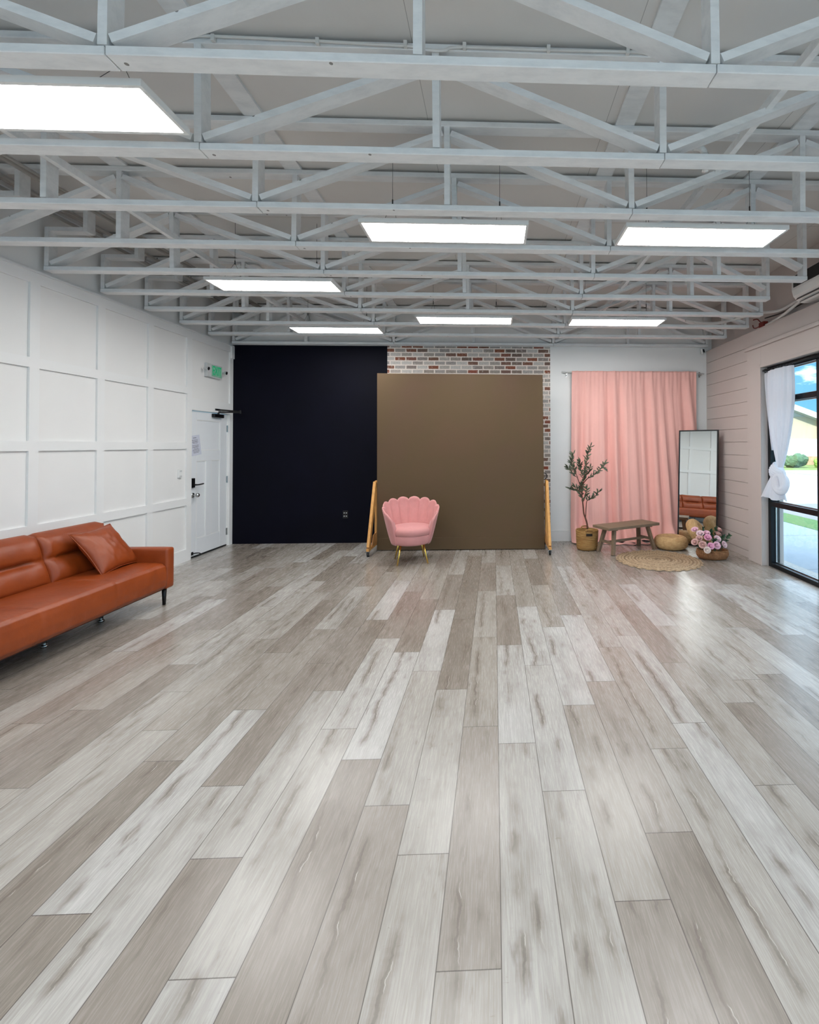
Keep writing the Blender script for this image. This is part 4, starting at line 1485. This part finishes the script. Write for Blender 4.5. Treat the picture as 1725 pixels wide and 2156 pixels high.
ot = thing('olive_tree', 'slim olive tree with narrow leaves standing in the woven basket', 'plant', (1.383, 6.87, 0.2))
br = {
 'stem': ([(1.384, 6.87, 0.21), (1.379, 6.87, 0.357), (1.354, 6.87, 0.455), (1.33, 6.87, 0.529), (1.318, 6.87, 0.643), (1.298, 6.87, 0.847), (1.307, 6.87, 0.945), (1.332, 6.87, 1.059), (1.365, 6.87, 1.222), (1.382, 6.87, 1.377), (1.428, 6.87, 1.516)], 0.014, 0.42),
 'b1': ([(1.355, 6.87, 0.48), (1.363, 6.85, 0.67), (1.38, 6.83, 0.729), (1.474, 6.81, 0.787), (1.535, 6.79, 0.854)], 0.007, 0.45),
 'b2': ([(1.307, 6.87, 0.945), (1.379, 6.9, 1.032), (1.499, 6.92, 1.104), (1.587, 6.94, 1.177), (1.656, 6.95, 1.267)], 0.008, 0.30),
 'b3': ([(1.29, 6.87, 0.90), (1.228, 6.84, 1.069), (1.176, 6.82, 1.209), (1.133, 6.81, 1.314), (1.162, 6.81, 1.403)], 0.006, 0.35),
 'b4': ([(1.228, 6.84, 1.061), (1.179, 6.89, 1.107), (1.127, 6.92, 1.171), (1.103, 6.93, 1.203)], 0.004, 0.1),
 'b5': ([(1.332, 6.87, 1.059), (1.28, 6.81, 1.176), (1.248, 6.77, 1.299)], 0.005, 0.15),
 'b6': ([(1.3, 6.87, 0.847), (1.199, 6.82, 0.885), (1.11, 6.8, 0.911)], 0.004, 0.2),
 'b7': ([(1.306, 6.87, 0.765), (1.276, 6.93, 0.841), (1.214, 6.95, 0.922)], 0.004, 0.1),
 'b8': ([(1.34, 6.87, 1.091), (1.392, 6.8, 1.16), (1.402, 6.77, 1.21)], 0.004, 0.1),
 'b9': ([(1.314, 6.87, 0.70), (1.35, 6.8, 0.837), (1.352, 6.77, 0.905)], 0.004, 0.15),
 'b10': ([(1.587, 6.94, 1.177), (1.63, 6.95, 1.20), (1.66, 6.96, 1.184)], 0.003, 0.1)}
bmS, bmL = bmesh.new(), bmesh.new()
rl = random.Random(21)
def leafblade(bm, base, d, up, L, w):
    d = d.normalized()
    side = d.cross(up)
    if side.length < 1e-3: side = d.cross(Vector((1, 0, 0)))
    side.normalize()
    nrm = side.cross(d)
    rows = []
    for t, ww, bend in ((0.0, 0.10, 0), (0.25, 0.8, 0.02), (0.55, 1.0, 0.03), (0.8, 0.6, 0.0), (1.0, 0.03, -0.05)):
        c = base + d * L * t + nrm * bend * L
        rows.append((bm.verts.new(c - side * w * ww), bm.verts.new(c + nrm * w * -0.25 * ww), bm.verts.new(c + side * w * ww)))
    for a, b in zip(rows, rows[1:]):
        bm.faces.new((a[0], a[1], b[1], b[0]))
        bm.faces.new((a[1], a[2], b[2], b[1]))
for nm, (pts, r0, start) in br.items():
    sp = smooth_pts(pts, 6)
    n = len(sp)
    tube(bmS, sp, [r0 * (1 - 0.72 * i / (n - 1)) for i in range(n)], 8)
    length = sum((sp[i + 1] - sp[i]).length for i in range(n - 1))
    cnt = int(length * (1 - start) / 0.0082)
    for k in range(cnt):
        f_ = start + (1 - start) * (k + rl.random()) / cnt
        i = min(int(f_ * (n - 1)), n - 2)
        p = sp[i].lerp(sp[i + 1], f_ * (n - 1) - i)
        t = (sp[i + 1] - sp[i]).normalized()
        a = rl.uniform(0, 2 * pi)
        rad = Vector((cos(a), 0.7 * sin(a), 0.25 * rl.uniform(-1, 1)))
        d = (t * rl.uniform(0.35, 1.0) + rad * rl.uniform(0.5, 1.0))
        leafblade(bmL, p, d, Vector((rl.uniform(-.5, .5), -1, rl.uniform(-.5, .8))), rl.uniform(0.050, 0.088), rl.uniform(0.0075, 0.0115))
    leafblade(bmL, sp[-1], sp[-1] - sp[-2], Vector((0, -1, 0.2)), 0.08, 0.009)
obj('trunk', bmS, 'bark', ot, smooth=True)
obj('foliage', bmL, 'olive', ot, smooth=True)

# ================================================================ MIRROR
mw = 0.595
mdir = Vector((0.726, -0.687, 0)).normalized()
mn = Vector((-0.687, -0.726, 0)).normalized()
mB = Vector((2.868, 7.20, 0.0))
tilt = radians(3.2)
upv = (Vector((0, 0, 1)) * cos(tilt) - mn * sin(tilt)).normalized()
nv_ = mdir.cross(upv)
if nv_.dot(mn) < 0: nv_ = -nv_
mi = thing('floor_mirror', 'tall black framed mirror leaning in the right back corner', 'mirror', tuple(mB + mdir * mw / 2))
def mpt(u, v, w):
    return mB + mdir * u + upv * v + nv_ * w
def mbox(bm, u0, u1, v0, v1, w0, w1):
    vs = [bm.verts.new(mpt(u, v, w)) for u in (u0, u1) for v in (v0, v1) for w in (w0, w1)]
    for q in ((0, 1, 3, 2), (4, 6, 7, 5), (0, 4, 5, 1), (2, 3, 7, 6), (0, 2, 6, 4), (1, 5, 7, 3)):
        bm.faces.new([vs[i] for i in q])
MH = 1.775
bm = bmesh.new()
for q in ((0, mw, 0.003, 0.022), (0, mw, MH - 0.019, MH), (0, 0.017, 0.022, MH - 0.019), (mw - 0.017, mw, 0.022, MH - 0.019)):
    mbox(bm, *q, -0.02, 0.012)
mbox(bm, 0.0, mw, 0.003, MH, -0.028, -0.0205)
obj('frame', bm, 'black', mi)
bm = bmesh.new()
mbox(bm, 0.0175, mw - 0.0175, 0.0225, MH - 0.0195, 0.0, 0.004)
obj('mirror_glass', bm, 'mirror', mi)

# ================================================================ POUFS
def pouf_mesh(R, H):
    bm = bmesh.new()
    pr = []
    for k in range(25):
        a = -pi / 2 + pi * k / 24
        rr_ = R - 0.42 * R * (1 - cos(a) ** 0.75) if cos(a) > 0 else 0.58 * R
        pr.append((max(rr_, 0.001), H / 2 + H / 2 * sin(a)))
    top = [(0.52 * R, H - 0.004), (0.42 * R, H - 0.012), (0.2 * R, H - 0.018), (0.0, H - 0.019)]
    bot = [(0.0, 0.004), (0.3 * R, 0.002)]
    lathe(bm, bot + pr + top, 56)
    return bm
pf = obj('pouf', pouf_mesh(0.245, 0.188), 'straw', smooth=True)
pf.location = (2.640, 6.880, 0.0)
tag(pf, 'round straw pouf lying flat on the floor beside the bench', 'pouf', 'woven straw poufs')
pf2 = obj('pouf', pouf_mesh(0.225, 0.165), 'straw', smooth=True)
pf2.rotation_euler = Euler((0, radians(54), radians(-32)))
pf2.location = (2.885, 6.655, 0.222)
tag(pf2, 'round straw pouf tipped on its edge between flat pouf and mirror', 'pouf', 'woven straw poufs')

# ================================================================ RUG
bm = bmesh.new()
RR, nr, na = 0.565, 44, 288
def rugp(i, j):
    a = 2 * pi * i / na
    f_ = j / nr
    lobe = abs(sin(a * 14))
    edge = RR - 0.045 * (1 - lobe ** 0.7)
    r = f_ * edge
    z = 0.013 + 0.0045 * cos(2 * pi * r / 0.045) + 0.002 * sin(a * 60 + r * 200)
    if f_ > 0.97: z = 0.004
    return (r * cos(a), r * sin(a), max(z, 0.003))
rg = [[bm.verts.new(rugp(i, j)) for i in range(na)] for j in range(1, nr + 1)]
c0 = bm.verts.new((0, 0, 0.014))
for i in range(na):
    bm.faces.new((c0, rg[0][i], rg[0][(i + 1) % na]))
    for j in range(nr - 1):
        bm.faces.new((rg[j][i], rg[j + 1][i], rg[j + 1][(i + 1) % na], rg[j][(i + 1) % na]))
rug = obj('jute_rug', bm, 'jute', smooth=True)
rug.location = (2.195, 6.165, 0.0005)
tag(rug, 'round braided jute rug with a scalloped edge in front of the bench', 'rug')

# ================================================================ FLOWER BASKET AND ROSES
fb = thing('wicker_basket', 'oval wicker basket full of pink roses at the right wall', 'basket', (2.955, 6.22, 0), radians(-12))
bm = bmesh.new()
pr = [(0.0, 0.003), (0.150, 0.003), (0.178, 0.010), (0.205, 0.05), (0.212, 0.085), (0.202, 0.118), (0.196, 0.124), (0.190, 0.118), (0.196, 0.085), (0.17, 0.02), (0.0, 0.015)]
lathe(bm, pr, 60, (0, 0), 1.0, 0.66)
obj('basket_body', bm, 'wicker', fb, smooth=True, local=True)
bm = bmesh.new()
tube(bm, [(0.199 * cos(2 * pi * k / 48), 0.131 * sin(2 * pi * k / 48), 0.122) for k in range(48)], 0.008, 8, closed=True)
obj('rim', bm, 'wicker', fb, smooth=True, local=True)

def rose_bloom(bm, R, seed):
    r_ = random.Random(seed)
    ell(bm, (0, 0, R * 0.10), (R * 0.30, R * 0.30, R * 0.42), 14, 10)
    for layer, (n, rad, tilt_, hh) in enumerate(((3, 0.42, 0.10, 0.90), (4, 0.60, 0.30, 0.92), (5, 0.82, 0.62, 0.92), (6, 1.0, 0.98, 0.85))):
        for k in range(n):
            a0 = 2 * pi * k / n + layer * 0.6 + r_.uniform(-.15, .15)
            span = 2 * pi / n * 1.35
            def pet(u, v):
                a = a0 + (u - 0.5) * span * (0.55 + 0.45 * sin(pi * min(1, v * 0.9)))
                w = v
                rr_ = R * rad * (0.25 + 0.75 * w ** (0.7)) * (1 + 0.12 * tilt_ * w * w)
                z = R * (-0.55 + hh * 1.25 * w * cos(tilt_ * 0.75 * w)) * 1.0
                z += R * 0.10 * (0.5 - abs(u - 0.5)) * w
                rr_ += R * 0.10 * w ** 4 * tilt_
                return Vector((rr_ * cos(a), rr_ * sin(a), z))
            grid(bm, 7, 6, pet)
LOCS = [((2.752, 6.30, 0.379), 'rose_pink', 'pale pink rose at the upper left tip of the bouquet'),
        ((2.792, 6.225, 0.340), 'rose_pale', 'pale blush rose in the upper left of the bouquet, leaning on the tipped pouf'),
        ((2.888, 6.235, 0.344), 'rose_pink', 'pink rose at the top middle of the bouquet below the mirror'),
        ((2.870, 6.17, 0.296), 'rose_hot', 'mauve pink rose in the centre of the bouquet'),
        ((2.993, 6.15, 0.282), 'rose_pale', 'large pale rose right of the bouquet centre'),
        ((2.862, 6.065, 0.205), 'rose_hot', 'bright pink rose low at the front of the basket rim'),
        ((2.945, 6.075, 0.210), 'rose_pink', 'pink rose just right of the bright front rose'),
        ((3.068, 6.12, 0.212), 'rose_pale', 'pale rose at the right end of the basket'),
        ((2.692, 6.165, 0.238), 'rose_dusty', 'dusty rose hanging over the left end of the basket'),
        ((2.764, 6.088, 0.218), 'rose_dusty', 'dusty rose at the front left of the basket rim'),
        ((2.762, 6.185, 0.285), 'rose_dusty', 'dusty rose tucked behind the left end of the bouquet'),
        ((3.083, 6.30, 0.379), 'rose_dusty', 'dusty rose at the upper right against the mirror frame'),
        ((3.052, 6.26, 0.325), 'rose_dusty', 'dusty rose under the topmost one on the right'),
        ((2.800, 6.035, 0.160), 'rose_cream', 'cream rose drooping over the front of the wicker basket')]
core = Vector((2.93, 6.25, 0.12))
for i, (p, mt_, lab) in enumerate(LOCS):
    p = Vector(p)
    t = thing('rose', lab, 'flower', tuple(p), 0, 'roses in the wicker basket')
    R = 0.040 + 0.003 * sin(i * 2.3)
    d = (p - core).normalized()
    d = (d + Vector((0, -0.65, 0.25))).normalized()
    q = d.to_track_quat('Z', 'Y').to_matrix().to_4x4()
    bm = bmesh.new()
    rose_bloom(bm, R, i)
    bmesh.ops.transform(bm, matrix=Matrix.Translation(p) @ q, verts=bm.verts)
    obj('bloom', bm, mt_, t, smooth=True, solid=0.0012)
    bm = bmesh.new()
    stem_end = Vector((2.955 + (p.x - 2.955) * 0.45, 6.22 + (p.y - 6.22) * 0.3, 0.06))
    tube(bm, smooth_pts([p - d * R * 0.5, p.lerp(stem_end, 0.5) - d * 0.02, stem_end], 4), 0.003, 6)
    ell(bm, p - d * R * 0.55, (R * 0.3, R * 0.3, R * 0.25), 10, 6)
    obj('stem', bm, 'green', t, smooth=True)
SPR = [((3.19, 6.21, 0.315), 'dark green leafy sprig reaching furthest right from the basket', 1),
       ((3.10, 6.20, 0.30), 'dark green sprig between the pale right rose and the dusty roses', 2),
       ((2.955, 6.26, 0.37), 'dark green sprig standing at the top middle of the bouquet', 3),
       ((2.845, 6.10, 0.235), 'dark green leaf cluster above the bright pink front rose', 4),
       ((2.945, 6.12, 0.275), 'dark green leaves in the middle of the bouquet, left of the large pale rose', 5),
       ((3.05, 6.30, 0.405), 'thin green sprig poking up in front of the mirror', 6),
       ((2.86, 6.29, 0.40), 'small green sprig at the back of the bouquet before the mirror', 7)]
for p, lab, sd in SPR:
    p = Vector(p)
    t = thing('leaf_sprig', lab, 'leaves', tuple(p), 0, 'green sprigs among the roses')
    rs_ = random.Random(sd)
    root = Vector((2.955 + (p.x - 2.955) * 0.4, 6.22 + (p.y - 6.22) * 0.3, 0.06))
    sp = smooth_pts([root, root.lerp(p, 0.6) + Vector((0, 0, 0.03)), p], 7)
    bm = bmesh.new()
    tube(bm, sp, 0.0025, 6)
    obj('stem', bm, 'green', t)
    bm = bmesh.new()
    n = len(sp)
    for k in range(22):
        f_ = 0.45 + 0.55 * k / 21
        i = min(int(f_ * (n - 1)), n - 2)
        q = sp[i].lerp(sp[i + 1], f_ * (n - 1) - i)
        d = (sp[i + 1] - sp[i]).normalized() * 0.5 + Vector((rs_.uniform(-1, 1), rs_.uniform(-1, 0.3), rs_.uniform(-.4, .8)))
        leafblade(bm, q, d, Vector((rs_.uniform(-.3, .3), -1, 0.4)), rs_.uniform(0.030, 0.048), rs_.uniform(0.008, 0.013))
    obj('leaves', bm, 'green', t, smooth=True)

# ================================================================ OUTSIDE
bm = bmesh.new()
box(bm, 3.616, 6.0, -6.0, 40.0, -0.25, -0.05)
box(bm, -20.0, 3.60, -12.0, YF - 0.16, -0.25, -0.05)
struct('sidewalk', bm, 'walk', 'pale concrete sidewalk outside the window', 'sidewalk')
for k, y in enumerate((3.65, 5.82, 8.0, 10.2)):
    bm = bmesh.new()
    box(bm, 3.62, 5.99, y - 0.006, y + 0.006, -0.0498, -0.0488)
    struct('trim_%d' % (10 + k), bm, 'joint', 'dark joint across the concrete sidewalk', 'trim')
bm = bmesh.new()
box(bm, 6.0, 6.78, -6.0, 40.0, -0.25, -0.045)
struct('grass_strip', bm, 'grass', 'narrow green grass strip beyond the sidewalk', 'grass')
bm = bmesh.new()
box(bm, 6.78, 17.0, -6.0, 60.0, -0.30, -0.08)
struct('road', bm, 'road', 'pale grey road surface across from the window', 'road')
bm = bmesh.new()
box(bm, 17.0, 60.0, -6.0, 28.5, -0.30, -0.06)
struct('driveway', bm, 'drive', 'bright concrete driveway on the far side of the road', 'driveway')
bm = bmesh.new()
box(bm, 17.0, 60.0, 28.5, 80.0, -0.30, -0.05)
struct('lawn', bm, 'lawn', 'sunny lawn in front of the far building', 'lawn')
bl = thing('building', 'cream gabled building across the road seen through the window', 'building', (21, 38, 0))
hx0, hx1, rx, hy = 10.0, 28.0, 17.5, 36.0
def rz_(x):
    return 6.55 - 0.36 * abs(x - rx)
bm = bmesh.new()
box(bm, hx0, hx1, hy, hy + 10, 1.0, 3.75)
obj('stucco_wall', bm, 'stucco', bl)
bm = bmesh.new()
box(bm, hx0, hx1, hy - 0.06, hy - 0.005, 0.55, 2.0)
obj('white_band', bm, 'fascia', bl)
bm = bmesh.new()
box(bm, hx0, hx1, hy - 0.10, hy - 0.062, -0.05, 0.62)
obj('stone_base', bm, 'stone', bl)
bm = bmesh.new()
prism(bm, [(hx0, 3.75), (hx1, 3.75), (hx1, rz_(hx1)), (rx, rz_(rx)), (hx0, rz_(hx0))] if rz_(hx1) > 3.75 else [(rx - 7.75, 3.752), (rx + 7.75, 3.752), (rx, rz_(rx))], 'y', hy, hy + 10)
obj('gable', bm, 'siding', bl)
for k in range(3):
    bm = bmesh.new()
    box(bm, rx - 7.2 + k, rx + 7.2 - k, hy - 0.03, hy - 0.001, 3.78 + 0.28 * k, 3.82 + 0.28 * k)
    obj('siding_line', bm, 'shingle', bl)
bm = bmesh.new()
for s in (-1, 1):
    e = rx + s * 10.8
    bar(bm, (rx, hy - 0.7, rz_(rx) + 0.02), (e, hy - 0.7, rz_(e) + 0.02), 0.42, 0.08, (0, 1, 0))
obj('fascia_board', bm, 'fascia', bl)
bm = bmesh.new()
for s in (-1, 1):
    e = rx + s * 10.8
    bar(bm, (rx, hy + 4.7, rz_(rx) - 0.1), (e, hy + 4.7, rz_(e) - 0.1), 0.18, 10.8, (0, 1, 0))
obj('roof', bm, 'shingle', bl)
def shrub(p, r, mt_, lab):
    bm = bmesh.new()
    rs_ = random.Random(int(p[0] * 10))
    for k in range(9):
        q = (p[0] + rs_.uniform(-.6, .6) * r, p[1] + rs_.uniform(-.5, .5) * r, p[2] + r * rs_.uniform(0.3, 0.75))
        vs_ = ell(bm, q, (r * 0.5, r * 0.5, r * 0.42), 12, 8)
        for v in vs_:
            v.co += Vector((rs_.uniform(-1, 1), rs_.uniform(-1, 1), rs_.uniform(-1, 1))) * r * 0.06
    tag(obj('shrub', bm, mt_), lab, 'shrub', 'shrubs before the far building')
shrub((20.9, 31.8, -0.05), 0.85, 'shrub', 'grey green shrub beside the curtain in front of the far building')
shrub((22.75, 31.2, -0.05), 0.62, 'shrub2', 'light green low shrub right of the grey green one')
